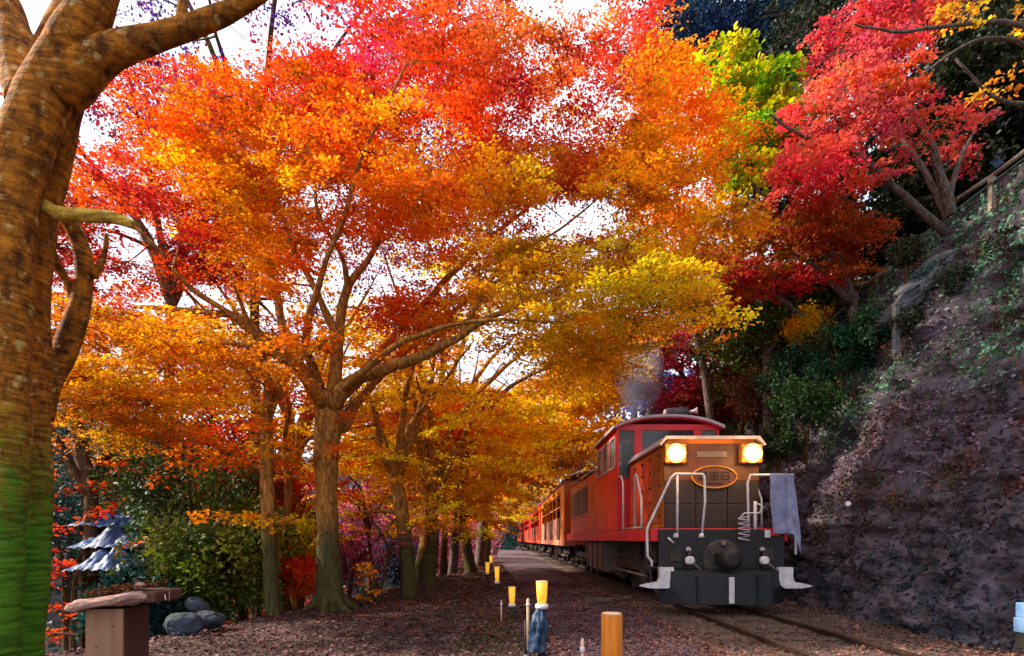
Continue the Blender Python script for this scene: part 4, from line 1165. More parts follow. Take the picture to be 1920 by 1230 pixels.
# ---------------------------------------------------------------- trees on the hillside to the right
HG = 'trees on the hillside above the line'
def hill_foot(px, py, Y):
    q = P(px, py, Y); return q
red_r = [L_(176, 30, 50), L_(226, 66, 84), L_(222, 96, 60), L_(206, 80, 104)]
def crown_tree(name, label, base, limbs_, zs, colf, per, leaf, bark='bark_grey', lmat='leaf', shape='kite', group=HG, seed=0, cat='tree', sub=2, padr=(.35, .75), up=.7, tr=.011):
    T = tree_root(name, base, label, cat, group)
    nd = []
    l0 = limbs_[0]; gz_ = float(hill_total(np.array(l0[0][0]), np.array(l0[0][1])))
    if l0[0][2] > gz_ - .1:                      # root the trunk in the slope
        limbs_ = [[(l0[0][0], l0[0][1], gz_ - .4, l0[0][3] * 1.25)] + l0] + list(limbs_[1:])
    for i, l in enumerate(limbs_):
        b_ = MB(); nd += list(limb(b_, l, 8, 5, .10, seed + i)); b_.build('trunk' if i == 0 else 'branch', M[bark], T, world=True)
    pd = thin(np.vstack([zone(*z, r0=padr[0], r1=padr[1]) for z in zs]), .9)
    tw = MB(); twigs(tw, nd, pd, tr, sub, .005); tag(tw.build('twigs', M[bark], T, world=True), kind='stuff')
    pos, nrm, sz, col, dirs = pad_leaves(pd, per * .8, leaf * 1.06, colf, up=up)
    k_ = leafgap(pos)
    leaf_mesh('crown', pos[k_], nrm[k_], sz[k_], col[k_], M[lmat], T, shape, dirs[k_])
    return T
crown_tree('maple_tree', 'crimson maple with pale leaning trunk on top of the cutting', P(1800, 450, 13.2),
  [[wp(1812, 470, 13.2, 14), wp(1790, 420, 13.2, 11), wp(1770, 350, 13.2, 9), wp(1745, 270, 13.1, 6), wp(1700, 180, 12.8, 4), wp(1640, 80, 12.5, 2)],
   [wp(1800, 460, 13.2, 10), wp(1740, 410, 13, 7), wp(1660, 335, 12.7, 6), wp(1600, 285, 12.4, 5), wp(1500, 250, 12, 3.5), wp(1440, 215, 11.8, 2)],
   [wp(1790, 430, 13.2, 8), wp(1740, 340, 13.6, 5), wp(1690, 250, 14, 4), wp(1620, 150, 14.2, 2.5)],
   [wp(1776, 380, 13.2, 6), wp(1800, 300, 13.2, 4), wp(1830, 240, 13.2, 2)]],
  [(1620, 90, 90, 90, 11.3, 14, 24), (1560, 220, 100, 80, 11, 13.5, 24), (1690, 20, 80, 34, 11.5, 14, 7), (1700, 210, 50, 55, 11.5, 13.5, 9), (1510, 320, 60, 50, 11, 13, 12), (1800, 260, 36, 50, 12, 14, 5), (1600, 330, 60, 30, 12, 13.5, 6)],
  palette(red_r + [L_(226, 96, 40)], .7, 80), 260, .085, seed=200)
crown_tree('maple_tree', 'rusty brown maple under the crimson one on the cutting edge', P(1600, 600, 15),
  [[wp(1610, 620, 15, 9), wp(1590, 540, 15, 7), wp(1550, 450, 14.6, 5), wp(1500, 390, 14.3, 3)], [wp(1595, 570, 15, 6), wp(1530, 500, 14.6, 4), wp(1440, 450, 14.3, 2)]],
  [(1500, 420, 150, 60, 13, 16, 40), (1400, 480, 110, 60, 13.5, 17, 30), (1560, 470, 90, 50, 13.5, 16, 20)],
  palette([L_(150, 60, 20), L_(196, 84, 34), L_(170, 110, 30), L_(190, 60, 50)], .8, 81), 210, .09, seed=210)
crown_tree('maple_tree', 'pink red maple drooping over the upper right of the train', P(1560, 620, 15.5),
  [[wp(1540, 640, 15.5, 7), wp(1500, 590, 15.3, 5), wp(1440, 550, 15, 3), wp(1340, 530, 14.8, 2)]],
  [(1450, 525, 110, 34, 14, 16.5, 22), (1330, 520, 50, 60, 14, 17, 12)], palette([L_(200, 40, 60), L_(190, 60, 50)], 1, 82), 190, .09, seed=215)
crown_tree('ginkgo_tree', 'bright yellow green tree between the orange canopy and the crimson maple', P(1420, 620, 17),
  [[wp(1440, 680, 17, 9), wp(1430, 520, 17, 7), wp(1420, 380, 17, 5), wp(1430, 250, 17, 3), wp(1440, 150, 17, 2)], [wp(1430, 450, 17, 4), wp(1390, 350, 16.5, 3), wp(1380, 230, 16, 2)]],
  [(1430, 190, 70, 60, 13, 15.5, 26), (1405, 280, 60, 70, 13, 15.5, 24), (1370, 130, 50, 30, 13, 15, 8)],
  palette([L_(60, 120, 14), L_(150, 180, 10), L_(220, 206, 20), L_(90, 150, 20)], 1, 83), 210, .12, shape='broad', seed=220)
crown_tree('maple_tree', 'orange gold maple standing behind the locomotive cab on the hillside', P(1330, 800, 19),
  [[wp(1340, 880, 19, 10), wp(1330, 760, 19, 8), wp(1300, 600, 18.5, 6), wp(1280, 450, 18, 4), wp(1260, 300, 17.5, 3)], [wp(1325, 700, 19, 5), wp(1380, 560, 18.5, 4), wp(1400, 430, 18, 2.5)]],
  [(1300, 180, 110, 70, 16, 20, 34), (1260, 330, 110, 90, 16, 21, 38), (1290, 480, 120, 80, 16, 21, 34), (1360, 600, 60, 50, 16, 21, 10)],
  palette([L_(230, 100, 12), L_(238, 140, 16), L_(226, 160, 30)], .7, 84), 230, .12, seed=225, padr=(.5, 1.0))
crown_tree('maple_tree', 'wine red maple low behind the locomotive under the olive leaves', P(1340, 900, 24),
  [[wp(1360, 950, 24, 9), wp(1340, 830, 24, 7), wp(1290, 720, 23.5, 5), wp(1230, 640, 23, 3)], [wp(1340, 800, 24, 5), wp(1400, 700, 24, 3)]],
  [(1250, 690, 120, 60, 20, 26, 60), (1180, 640, 60, 40, 20, 26, 16), (1350, 735, 60, 26, 20, 25, 22), (1310, 600, 60, 50, 21, 25, 22), (1300, 760, 60, 40, 21, 25, 18)],
  palette([L_(110, 24, 50), L_(160, 30, 60), L_(130, 50, 50), L_(200, 50, 70)], .7, 85), 220, .14, bark='bark_dark', seed=230, padr=(.6, 1.2))
crown_tree('cedar_tree', 'dark blue cedar high on the hill left of the crimson maple', P(1400, 560, 34),
  [[wp(1390, 620, 34, 9), wp(1380, 400, 34, 7), wp(1370, 150, 34, 5), wp(1365, -100, 34, 3)], [wp(1480, 600, 36, 8), wp(1480, 300, 36, 5), wp(1480, -50, 36, 3)]],
  [(1370, 40, 110, 90, 30, 38, 60), (1290, 60, 60, 60, 30, 36, 26), (1470, 70, 90, 90, 30, 38, 50), (1330, -80, 120, 60, 30, 38, 30), (1220, 130, 46, 34, 31, 36, 12), (1420, 180, 100, 60, 30, 38, 24)],
  palette(blue, .4, 86), 230, .24, bark='bark_dark', lmat='leaf_dark', shape='spray', seed=235, padr=(1.0, 2.0), up=.35, tr=.03)
bg_dark = [L_(16, 26, 16), L_(26, 38, 18), L_(40, 44, 20), L_(20, 30, 24)]
for i, (zs, nm) in enumerate([
  ([(1840, 170, 130, 110, 14.5, 19, 70), (1900, 60, 100, 90, 14, 18, 40)], 'black green evergreen filling the upper right corner'),
  ([(1740, 350, 110, 90, 15, 19, 56), (1640, 430, 90, 70, 15.5, 19, 40)], 'shadowed evergreen behind the pale leaning trunk'),
  ([(1560, 60, 110, 90, 18, 23, 50), (1480, 330, 90, 90, 17, 21, 44)], 'dark evergreen behind the crimson maple'),
  ([(1420, 640, 70, 60, 17, 21, 40), (1500, 560, 80, 60, 16.5, 20, 40)], 'shaded green tree above the locomotive roof')]):
    q = P(zs[0][0] + 30, zs[0][1] + 230, 18)
    crown_tree('evergreen_tree', nm, q, [[(*q, .16), (q[0] - .2, q[1], q[2] + 2, .12), (q[0] - .4, q[1], q[2] + 4.5, .05)]], zs, palette(bg_dark if i < 3 else green, .8, 90 + i), 200, .15, bark='bark_dark', lmat='leaf_dark', shape='kite', seed=240 + i, up=.3, padr=(.6, 1.2))
# bare twiggy branches and yellow leaves at upper right
crown_tree('birch_branch_tree', 'bare grey branches with a few yellow leaves reaching in at the top right corner', P(2100, 500, 10),
  [[wp(2200, 560, 10.5, 16), wp(2120, 300, 10, 12), wp(2030, 110, 9.5, 8), wp(1960, 60, 9.2, 6), wp(1860, 40, 9, 4), wp(1700, 60, 8.8, 2.5), wp(1600, 40, 8.6, 1.5)],
   [wp(2100, 250, 10, 8), wp(1980, 120, 9.6, 5), wp(1850, 70, 9.3, 3.5), wp(1730, 140, 9.1, 2)],
   [wp(2120, 330, 10, 8), wp(2000, 200, 10, 5), wp(1880, 190, 9.8, 3.5), wp(1790, 110, 9.6, 2)]],
  [(1850, 22, 80, 26, 8.6, 9.6, 8), (1885, 175, 34, 16, 9.3, 10, 3), (1980, 60, 60, 60, 9, 10, 6)],
  palette([L_(220, 150, 30), L_(236, 170, 40)], 1, 95), 45, .085, bark='bark_grey', seed=250, padr=(.2, .4))

# shrubs along the shoulder of the cutting
sg = 'shrubs on the shoulder of the cutting'
for i, (px_, py_, Y, rr, pal, nm, lm) in enumerate([
    (1515, 610, 15.5, .55, yel + [L_(150, 170, 30)], 'yellow leaved shrub hanging beside the cutting edge', 'leaf'),
    (1440, 600, 17, 1.0, green + [L_(150, 150, 30)], 'green and yellow shrub above the right headlamp', 'leaf_dark'),
    (1580, 660, 14.2, .8, [L_(20, 60, 46), L_(30, 84, 54), L_(24, 50, 34)], 'blue green shrub on the cutting shoulder below the rock outcrop', 'leaf_dark'),
    (1510, 760, 14.2, .75, [L_(30, 56, 26), L_(46, 76, 30)], 'mossy green shrub halfway down the cutting shoulder', 'leaf_dark'),
    (1480, 700, 15.5, .8, [L_(24, 66, 50), L_(40, 60, 26)], 'dark green shrub with brown stems above the locomotive', 'leaf_dark'),
    (1460, 830, 14.3, .5, [L_(50, 46, 26), L_(36, 60, 26)], 'low brown green shrub beside the right headlamp', 'leaf_dark'),
    (1420, 740, 17.5, .9, [L_(90, 46, 30), L_(60, 50, 26), L_(130, 60, 40)], 'rusty brown shrub above the locomotive hood', 'leaf'),
    (1390, 700, 19, 1.0, [L_(60, 60, 24), L_(110, 90, 30)], 'olive shrub behind the locomotive roof', 'leaf'),
    (1740, 530, 12.6, .42, [L_(30, 80, 80), L_(60, 110, 100), L_(30, 70, 50)], 'pale teal plant growing over the rock outcrop', 'leaf_dark'),
    (1700, 470, 12.6, .30, [L_(40, 60, 40), L_(70, 70, 50)], 'mossy plant hanging over the upper left of the rock outcrop', 'leaf_dark'),
    (1790, 520, 11.9, .28, [L_(40, 70, 50), L_(90, 100, 80)], 'green grey plant at the right end of the rock outcrop', 'leaf_dark'),
    (1700, 600, 12.2, .26, [L_(70, 60, 60), L_(50, 70, 50)], 'dull plant hiding the foot of the rock outcrop', 'leaf_dark'),
    (1640, 610, 13.6, .5, [L_(30, 70, 60), L_(50, 80, 50)], 'teal green shrub left of the rock outcrop', 'leaf_dark')]):
    bush('shrub', nm, P(px_, py_, Y), rr, rr * .9, palette(pal, 1.6, 100 + i), 34, 150, .055 + rr * .02, lm, 'kite', sg, 100 + i)

crown_tree('maple_tree', 'golden maple whose crown hides the coaches beyond the cab', P(985, 1015, 30),
  [[wp(900, 1050, 26, 10), wp(915, 900, 26, 8), wp(950, 800, 25, 6), wp(1020, 730, 24, 4), wp(1090, 690, 23, 2)], [wp(912, 920, 26, 6), wp(880, 800, 25, 4), wp(900, 700, 24, 2)]],
  [(1010, 790, 130, 60, 20, 27, 70), (1100, 720, 80, 50, 19, 25, 40), (900, 790, 100, 60, 20, 27, 40), (1060, 860, 70, 30, 22, 28, 20)],
  palette(gold + yel, .5, 130), 220, .15, group=G, seed=300, padr=(.6, 1.2))
crown_tree('maple_tree', 'amber maple reaching over the train from behind the golden one', P(860, 1060, 20),
  [[wp(850, 1072, 20.5, 9), wp(860, 950, 20, 8), wp(880, 840, 19, 6), wp(940, 740, 18, 4), wp(1040, 680, 17, 2)], [wp(862, 930, 20, 5), wp(810, 800, 19, 4), wp(790, 720, 18.5, 2)]],
  [(820, 780, 120, 60, 16, 21, 46), (960, 700, 130, 40, 15, 20, 26), (720, 820, 90, 60, 15, 20, 36), (900, 880, 90, 40, 18, 24, 24), (1100, 650, 110, 40, 15, 19, 20)],
  palette(oran + gold, .6, 131), 220, .115, group=G, seed=310, padr=(.5, 1.0))
crown_tree('evergreen_tree', 'black green conifer behind the bare branches at top right', P(2000, 400, 17),
  [[wp(1990, 500, 17, 12), wp(1980, 200, 17, 9), wp(1960, -100, 17, 4)]], [(1880, 60, 110, 110, 15.5, 20, 60), (1960, 220, 90, 90, 15, 19, 40), (1780, -10, 110, 70, 16, 20, 36), (1700, 300, 120, 60, 16, 20, 30)],
  palette(bg_dark, .8, 132), 200, .17, bark='bark_dark', lmat='leaf_dark', seed=320, up=.3, padr=(.7, 1.4))

crown_tree('cedar_tree', 'added cedar far behind the exhaust smoke, blue haze put into its leaf colour', P(1190, 900, 46),
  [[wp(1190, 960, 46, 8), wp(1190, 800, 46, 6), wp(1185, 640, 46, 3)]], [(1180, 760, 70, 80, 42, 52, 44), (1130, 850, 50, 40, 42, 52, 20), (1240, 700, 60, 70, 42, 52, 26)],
  palette([L_(60, 70, 130), L_(84, 90, 160), L_(90, 70, 120)], .3, 140), 160, .30, bark='bark_dark', lmat='leaf', seed=340, padr=(1.2, 2.2), up=.35, tr=.03)  # bluish haze painted into the leaves; tree added to fill white sky

# ---------------------------------------------------------------- far woods (one mass)
def wood(name, n, xr, yr, zf, cols, leaf, r, label, seed):
    rs = np.random.default_rng(seed)
    X = rs.uniform(*xr, n); Y = rs.uniform(*yr, n)
    Z = zf(X, Y)
    pd = np.stack([X, Y, Z + rs.uniform(0, 1.2, n) * r, r * rs.uniform(.6, 1.2, n)], 1)
    pos, nrm, sz, col, dirs = pad_leaves(pd, 42, leaf, palette(cols, .12, seed), thick=1.2, up=.3, jit=.2)
    o = leaf_mesh(name, pos, nrm, sz, col, M['leaf_dark'], None, 'kite', dirs)
    tag(o, label, 'woodland', kind='stuff')
gz = lambda X, Y: ground_z(X, Y)
wood('left_woodland', 1200, (-95, -14), (14, 150), gz, [L_(14, 26, 34), L_(22, 40, 30), L_(40, 50, 30), L_(60, 34, 60), L_(30, 46, 70)], .5, 2.3, 'dark woodland covering the far bank of the ravine', 401)
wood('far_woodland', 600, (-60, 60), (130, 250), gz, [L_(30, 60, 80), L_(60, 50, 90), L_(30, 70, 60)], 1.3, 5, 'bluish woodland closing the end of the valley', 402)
rz = lambda X, Y: right_z(X, Y)
wood('hill_woodland', 1000, (13, 70), (12, 130), rz, [L_(16, 34, 20), L_(30, 50, 24), L_(20, 40, 60), L_(70, 40, 26), L_(16, 50, 56)], .42, 2.0, 'mixed woodland covering the hill above the cutting', 403)
wood('hill_undergrowth', 700, (9.2, 13), (17, 60), lambda X, Y: np.maximum(right_z(X, Y) - .3, 3), [L_(40, 54, 22), L_(110, 60, 26), L_(60, 34, 30)], .2, .9, 'tangled undergrowth behind the cutting', 404)

# ---------------------------------------------------------------- foreground cherry trunk at left
FT = tree_root('cherry_tree', P(50, 1500, 3.4), 'huge orange brown cherry trunk with green moss at the left edge', 'tree')
def fl(pts, name, seed, n=18, rough=.03): b_ = MB(); q = limb(b_, pts, n, 8, rough, seed); b_.build(name, M['bark_big'], FT, world=True); return q
nds = []
nds += list(fl([wp(-16, 1640, 3.4, 70), wp(-8, 1450, 3.4, 48), wp(-8, 1250, 3.4, 36), wp(-3, 1000, 3.4, 40), wp(0, 800, 3.4, 42), wp(8, 620, 3.4, 42), wp(16, 450, 3.4, 42), wp(36, 320, 3.4, 42), wp(68, 220, 3.4, 46), wp(104, 140, 3.4, 42), wp(165, 40, 3.35, 40), wp(200, -60, 3.3, 34), wp(230, -180, 3.2, 25), wp(260, -360, 3.1, 15)], 'trunk', 301, 22))
nds += list(fl([wp(50, 1600, 3.75, 50), wp(48, 1250, 3.75, 32), wp(56, 1000, 3.75, 31), wp(62, 800, 3.75, 28), wp(64, 620, 3.75, 28), wp(70, 450, 3.7, 31), wp(84, 320, 3.65, 33), wp(112, 210, 3.55, 36), wp(124, 140, 3.5, 30)], 'second_stem', 302, 20))
nds += list(fl([wp(110, 170, 3.42, 44), wp(170, 118, 3.4, 34), wp(230, 88, 3.38, 25), wp(300, 66, 3.35, 21), wp(380, 40, 3.3, 18), wp(460, 8, 3.25, 15), wp(560, -50, 3.2, 11), wp(680, -120, 3.15, 6)], 'branch', 303))
nds += list(fl([wp(60, 200, 3.45, 40), wp(40, 120, 3.5, 36), wp(20, 50, 3.55, 32), wp(-10, -30, 3.6, 26), wp(-60, -160, 3.7, 15)], 'branch', 304))
nds += list(fl([wp(60, 150, 3.6, 30), wp(110, 60, 3.75, 26), wp(140, -10, 3.85, 22), wp(170, -120, 4.0, 14)], 'branch', 305))
nds += list(fl([wp(50, 130, 3.5, 26), wp(10, 108, 3.55, 20), wp(-40, 98, 3.6, 18), wp(-120, 80, 3.7, 10)], 'branch', 306))
nds += list(fl([wp(330, 62, 3.36, 14), wp(338, 20, 3.4, 10), wp(345, -60, 3.45, 7)], 'branch', 307, 10))
nds += list(fl([wp(70, 780, 3.9, 26), wp(94, 715, 3.95, 20), wp(124, 650, 4.0, 18), wp(150, 575, 4.0, 16), wp(158, 500, 4.0, 14), wp(142, 440, 3.95, 13), wp(118, 400, 3.85, 12), wp(96, 380, 3.75, 11)], 'curved_stem', 308))
nds += list(fl([wp(140, 560, 4.0, 10), wp(118, 520, 3.95, 9), wp(98, 480, 3.85, 9), wp(90, 460, 3.8, 8)], 'branch', 309, 10))
M['stub'] = bark_mat('lichen_bark', (.78, .48, .05), (.36, .18, .03), spot=(.7, .6, .2))
_mb = M['bark_big']; M['bark_big'] = M['stub']
nds += list(fl([wp(60, 372, 3.55, 13), wp(105, 398, 3.5, 13), wp(160, 404, 3.48, 12), wp(210, 408, 3.45, 11), wp(254, 422, 3.42, 8.5)], 'broken_branch', 310, 12)); M['bark_big'] = _mb
fl([wp(248, 420, 3.42, 4), wp(285, 455, 3.4, 3), wp(312, 482, 3.4, 2)], 'twig', 311, 6)
fl([wp(175, 520, 4.0, 8), wp(195, 480, 4.0, 5), wp(200, 440, 4.0, 3)], 'twig', 312, 6)
pd = zone(250, -420, 500, 150, 2.6, 4.6, 40, .2, .4)
tw = MB(); twigs(tw, nds, pd, .014, 2, .004); tag(tw.build('twigs', M['bark_big'], FT, world=True), kind='stuff')
pos, nrm, sz, col, dirs = pad_leaves(pd, 70, .06, palette(oran, 1, 96))
leaf_mesh('crown', pos, nrm, sz, col, M['leaf'], FT, 'maple', dirs)

# ---------------------------------------------------------------- cutting cover: dead leaves, ivy and moss
def on_cut(n, seed, rng_t=(0, 1), yr=(2, 45)):
    rs = np.random.default_rng(seed)
    n1_, n2_ = CUT.shape[:2]
    yy = CUT[:, 0, 1]
    Y = yr[0] + (yr[1] - yr[0]) * rs.uniform(0, 1, n) ** 1.7
    i = np.clip(np.searchsorted(yy, Y), 1, n1_ - 2); j = np.clip((rng_t[0] + (rng_t[1] - rng_t[0]) * rs.uniform(0, 1, n)) * (n2_ - 1), 1, n2_ - 2)
    j0 = j.astype(int)
    p = CUT[i, j0] + (CUT[i, j0 + 1] - CUT[i, j0]) * (j - j0)[:, None] + (CUT[i - 1, j0] - CUT[i, j0]) * rs.uniform(0, 1, (n, 1))
    nrm = np.cross(CUT[i + 1, j0] - CUT[i, j0], CUT[i, j0 + 1] - CUT[i, j0]); nrm /= np.linalg.norm(nrm, axis=1, keepdims=True)
    nrm *= np.sign(-nrm[:, :1])
    return p, nrm, j / (n2_ - 1), rs
p, nr, tt, rs = on_cut(150000, 501)
cl_ = fbm(p, 1.1, 4, 77)
k = (rs.uniform(size=len(p)) < np.clip((cl_ - .30) * 5, .45, 1))
p, nr, tt, cl_ = p[k], nr[k], tt[k], cl_[k]
N = len(p)
gmix = np.clip((tt - .40 + (fbm(p, .5, 3, 88) - .5) * .9) * 4, 0, 1)[:, None]
ca = palette([L_(44, 34, 44), L_(84, 66, 84), L_(112, 90, 108), L_(66, 46, 44), L_(92, 66, 54), L_(60, 52, 60)], 1.4, 501)(p)
cb = palette([L_(60, 106, 76), L_(92, 136, 112), L_(50, 92, 50), L_(96, 120, 104)], 1.4, 502)(p)
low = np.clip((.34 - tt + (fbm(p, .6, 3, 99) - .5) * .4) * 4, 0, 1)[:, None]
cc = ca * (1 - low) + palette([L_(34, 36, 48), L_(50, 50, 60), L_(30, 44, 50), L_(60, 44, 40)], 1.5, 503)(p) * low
cc = (cc * (1 - gmix) + cb * gmix) * (1.55 + rs.normal(size=(N, 1)) * .5)
o = leaf_mesh('creeper_cover', p + nr * .02, nr + rs.normal(size=(N, 3)) * .7, rs.uniform(.035, .11, N), cc, M['litter'], None, 'kite')
tag(o, 'dead leaves and creeper clinging to the rocky cutting beside the train', 'creeper', kind='stuff')
# leafy tufts standing off the face
p, nr, tt, rs = on_cut(260, 511, (.18, .9), (5, 26))
pads_ = np.concatenate([p + nr * .08, rs.uniform(.1, .32, (len(p), 1))], 1)
pos, nrm, sz, col, dirs = pad_leaves(pads_, 70, .07, palette([L_(70, 34, 30), L_(110, 60, 40), L_(60, 60, 30), L_(90, 50, 70)], 1.2, 512), thick=1.0, up=.3, jit=.25)
o = leaf_mesh('fern_tufts', pos, nrm, sz, col, M['litter'], None, 'spray', dirs)
tag(o, 'brown fern tufts hanging from ledges of the cutting', 'ferns', kind='stuff')

# ---------------------------------------------------------------- leaf litter
def litter(name, n, fx, fy, cols, size, label, seed, lift=.012):
    rs = np.random.default_rng(seed)
    Y = fy[0] + (fy[1] - fy[0]) * rs.uniform(0, 1, n) ** 1.8
    x0 = fx[0](Y); x1 = fx[1](Y)
    X = x0 + (x1 - x0) * rs.uniform(0, 1, n)
    q = np.stack([X, Y, np.zeros(n)], 1)
    Z = ground_z(X, Y) + (fbm(q, .9, 4, 3) - .5) * .12 * np.clip((2.6 - X) / .8, 0, 1)
    dd = np.interp(Y, EDGE_Y, EDGE_X) - X
    Z = Z + np.clip(dd, 0, 6) / 6 * (fbm(q, .25, 4, 9) - .5) * 4
    Z = np.where((X > 2.4) , -.088, Z); Z = np.maximum(Z, np.where((X > np.interp(Y, [0, 3, 6, 10, 14, 20, 40, 400], [.9, .75, .55, .35, 0.05, -.3, -.7, -2.6])) & (X <= 2.4), .03, -99))
    q[:, 2] = Z + lift
    nrm = rs.normal(size=(n, 3)) * .35; nrm[:, 2] = 1
    c = palette(cols, 2.5, seed)(q) * (1 + rs.normal(size=(n, 1)) * .35)
    return tag(leaf_mesh(name, q, nrm, rs.uniform(.6, 1.2, n) * size, c, M['litter'], None, 'kite'), label, 'leaf litter', kind='stuff')
eX = lambda Y: np.interp(Y, EDGE_Y, EDGE_X) - 1.0
litter('leaf_litter', 60000, (eX, lambda Y: np.interp(Y, [0, 40], [.9, -.4])), (4, 30), [L_(84, 48, 44), L_(60, 32, 30), L_(120, 84, 84), L_(48, 28, 26), L_(124, 64, 40)], .055, 'fallen leaves covering the bank left of the path', 601)
litter('path_leaves', 24000, (lambda Y: Y * 0 + .3, lambda Y: Y * 0 + 2.4), (3.2, 16), [L_(104, 62, 60), L_(70, 44, 46), L_(130, 84, 80)], .045, 'scattered fallen leaves on the gravel path', 602)
litter('track_leaves', 26000, (lambda Y: Y * 0 + 2.2, lambda Y: Y * 0 + 6.3), (4, 22), [L_(104, 60, 50), L_(136, 96, 84), L_(70, 40, 36), L_(120, 70, 50)], .045, 'fallen leaves between and beside the rails', 603)

litter('moss', 7000, (lambda Y: np.interp(Y, [3, 9], [-.5, -.6]), lambda Y: np.interp(Y, [3, 9], [.75, .1])), (3.6, 9), [L_(54, 60, 24), L_(76, 84, 30), L_(70, 50, 36)], .035, 'thin moss growing between the fallen leaves beside the lantern line', 604, lift=.006)
# ballast stones
def stones(name, n, xr, yr, zt, size, m, label, seed):
    rs = np.random.default_rng(seed)
    base = np.array([[1, 0, 0], [-1, 0, 0], [0, 1, 0], [0, -1, 0], [0, 0, 1], [0, 0, -1]], float)
    tri = np.array([[0, 2, 4], [2, 1, 4], [1, 3, 4], [3, 0, 4], [2, 0, 5], [1, 2, 5], [3, 1, 5], [0, 3, 5]])
    Y = yr[0] + (yr[1] - yr[0]) * rs.uniform(0, 1, n) ** 1.6; X = rs.uniform(*xr, n)
    s = rs.uniform(.5, 1.2, (n, 1, 1)) * size
    V = base[None] * rs.uniform(.6, 1.2, (n, 6, 1)) * s * np.array([1, 1, .7])
    a = rs.uniform(0, 6.28, n); ca_, sa = np.cos(a)[:, None], np.sin(a)[:, None]
    V = np.stack([V[:, :, 0] * ca_ - V[:, :, 1] * sa, V[:, :, 0] * sa + V[:, :, 1] * ca_, V[:, :, 2]], -1)
    V += np.stack([X, Y, np.full(n, zt)], 1)[:, None]
    T_ = (tri[None] + (np.arange(n) * 6)[:, None, None]).reshape(-1, 3)
    me = bpy.data.meshes.new(name)
    me.from_pydata(V.reshape(-1, 3).tolist(), [], T_.tolist()); me.materials.append(m)
    o = bpy.data.objects.new(name, me); C.objects.link(o)
    return tag(o, label, 'gravel', kind='stuff')
stones('ballast_stones', 11000, (2.25, 6.15), (4.2, 26), -.090, .030, M['ballast'], 'crushed stone ballast around the rails', 611)
stones('path_gravel', 8000, (.4, 2.3), (3.5, 24), .02, .016, M['gravel'], 'purple grey gravel of the path beside the train', 612)

# ---------------------------------------------------------------- lanterns along the path
M['bamboo'] = mat('lit_bamboo', (.80, .42, .03), (.62, .24, .02), scale=5, rough=.45, bump=.1, stretch=(6, 6, 1), emis=(1, .50, .03), estr=.35)
M['bamboo_rim'] = mat('cut_bamboo_rim', (.85, .62, .42), (.7, .45, .3), rough=.6, bump=.05)
M['post_dark'] = mat('dark_post', (.035, .025, .02), (.015, .012, .01), rough=.8, bump=.2)
M['post_orange'] = mat('orange_wood_post', (.82, .25, .012), (.50, .11, .008), scale=4, rough=.6, bump=.5, stretch=(9, 9, .6), lo=.3, hi=.6)
def lantern(base, H, r, lit, label):
    t = empty('path_lantern', base, label, 'lantern', 'lit bamboo lanterns along the path')
    MB().lathe((0, 0, -.1), (0, 0, 1), [(0, r * .75), (H - lit + .1 - .05, r * .7)], 12).build('post', M['post_dark'], t)
    MB().lathe((0, 0, H - lit - .048), (0, 0, 1), [(0, r * 1.1), (.02, r * 1.15), (.046, r * 1.1)], 16).build('collar', M['white'], t)
    MB().lathe((0, 0, H - lit), (0, 0, 1), [(0, r * .72), (lit * .3, r * .86), (lit * .98, r), (lit * .985, r * .86), (lit * .9, r * .8)], 18).build('shade', M['bamboo'], t)
    MB().lathe((0, 0, H - .006), (0, 0, 1), [(0, r * 1.01), (.008, r * 1.0), (.009, r * .85)], 18).build('rim', M['bamboo_rim'], t)
    return t
for (px_, top, bot, Y, wpx, lab) in [
    (1016, 1090, 1132, 5.6, 22, 'tallest lit yellow lantern with blue sheet wrapped round its post'),
    (960, 1100, 1132, 9.0, 13, 'short lit amber lantern with white collar, left of the blue wrapped one'),
    (932, 1062, 1090, 13.2, 9, 'slim lit yellow lantern behind the short amber one'),
    (914, 1054, 1074, 17.0, 7.5, 'small pale lantern farther along, just left of the slim one'),
    (921, 1042, 1054, 24, 6, 'tiny distant lantern near the far maples')]:
    q = P(px_, top, Y); r = wpx / 2 / F * Y
    gz0 = .02
    lantern((q[0], Y, gz0), q[2] - gz0, r, (bot - top) / F * Y, lab)
pt = empty('wooden_post', (P(1147, 1147, 3.1)[0], 3.1, .0), 'thick orange wooden post with pale sawn top at the bottom of the picture', 'post')
hp = P(1147, 1150, 3.1)[2]
MB().lathe((0, 0, -.2), (0, 0, 1), [(0, .060), (hp + .19, .059), (hp + .198, .056)], 24).build('shaft', M['post_orange'], pt)
MB().lathe((0, 0, hp - .001), (0, 0, 1), [(0, .0555), (.004, .054), (.0045, .01)], 24).build('sawn_top', M['bamboo_rim'], pt)
def stake(px_, top, Y, r, label, m='white'):
    q = P(px_, top, Y); t = empty('stake', (q[0], Y, 0), label, 'stake')
    MB().lathe((0, 0, -.1), (0, 0, 1), [(0, r), (q[2] + .08, r), (q[2] + .1, r * .5)], 10).build('shaft', M['bamboo_rim'], t)
    MB().lathe((0, 0, q[2] - .09), (0, 0, 1), [(0, r), (.01, r * 1.5), (.03, r * 1.5), (.04, r)], 10).build('knob', M[m], t)
stake(1092, 1197, 3.3, .011, 'thin pale stake left of the orange wooden post')
stake(990, 1122, 6.2, .016, 'short dark stake with white tip beside the blue wrapped lantern')
stake(940, 1125, 8.6, .012, 'thin stake with white tip left of the amber lantern')
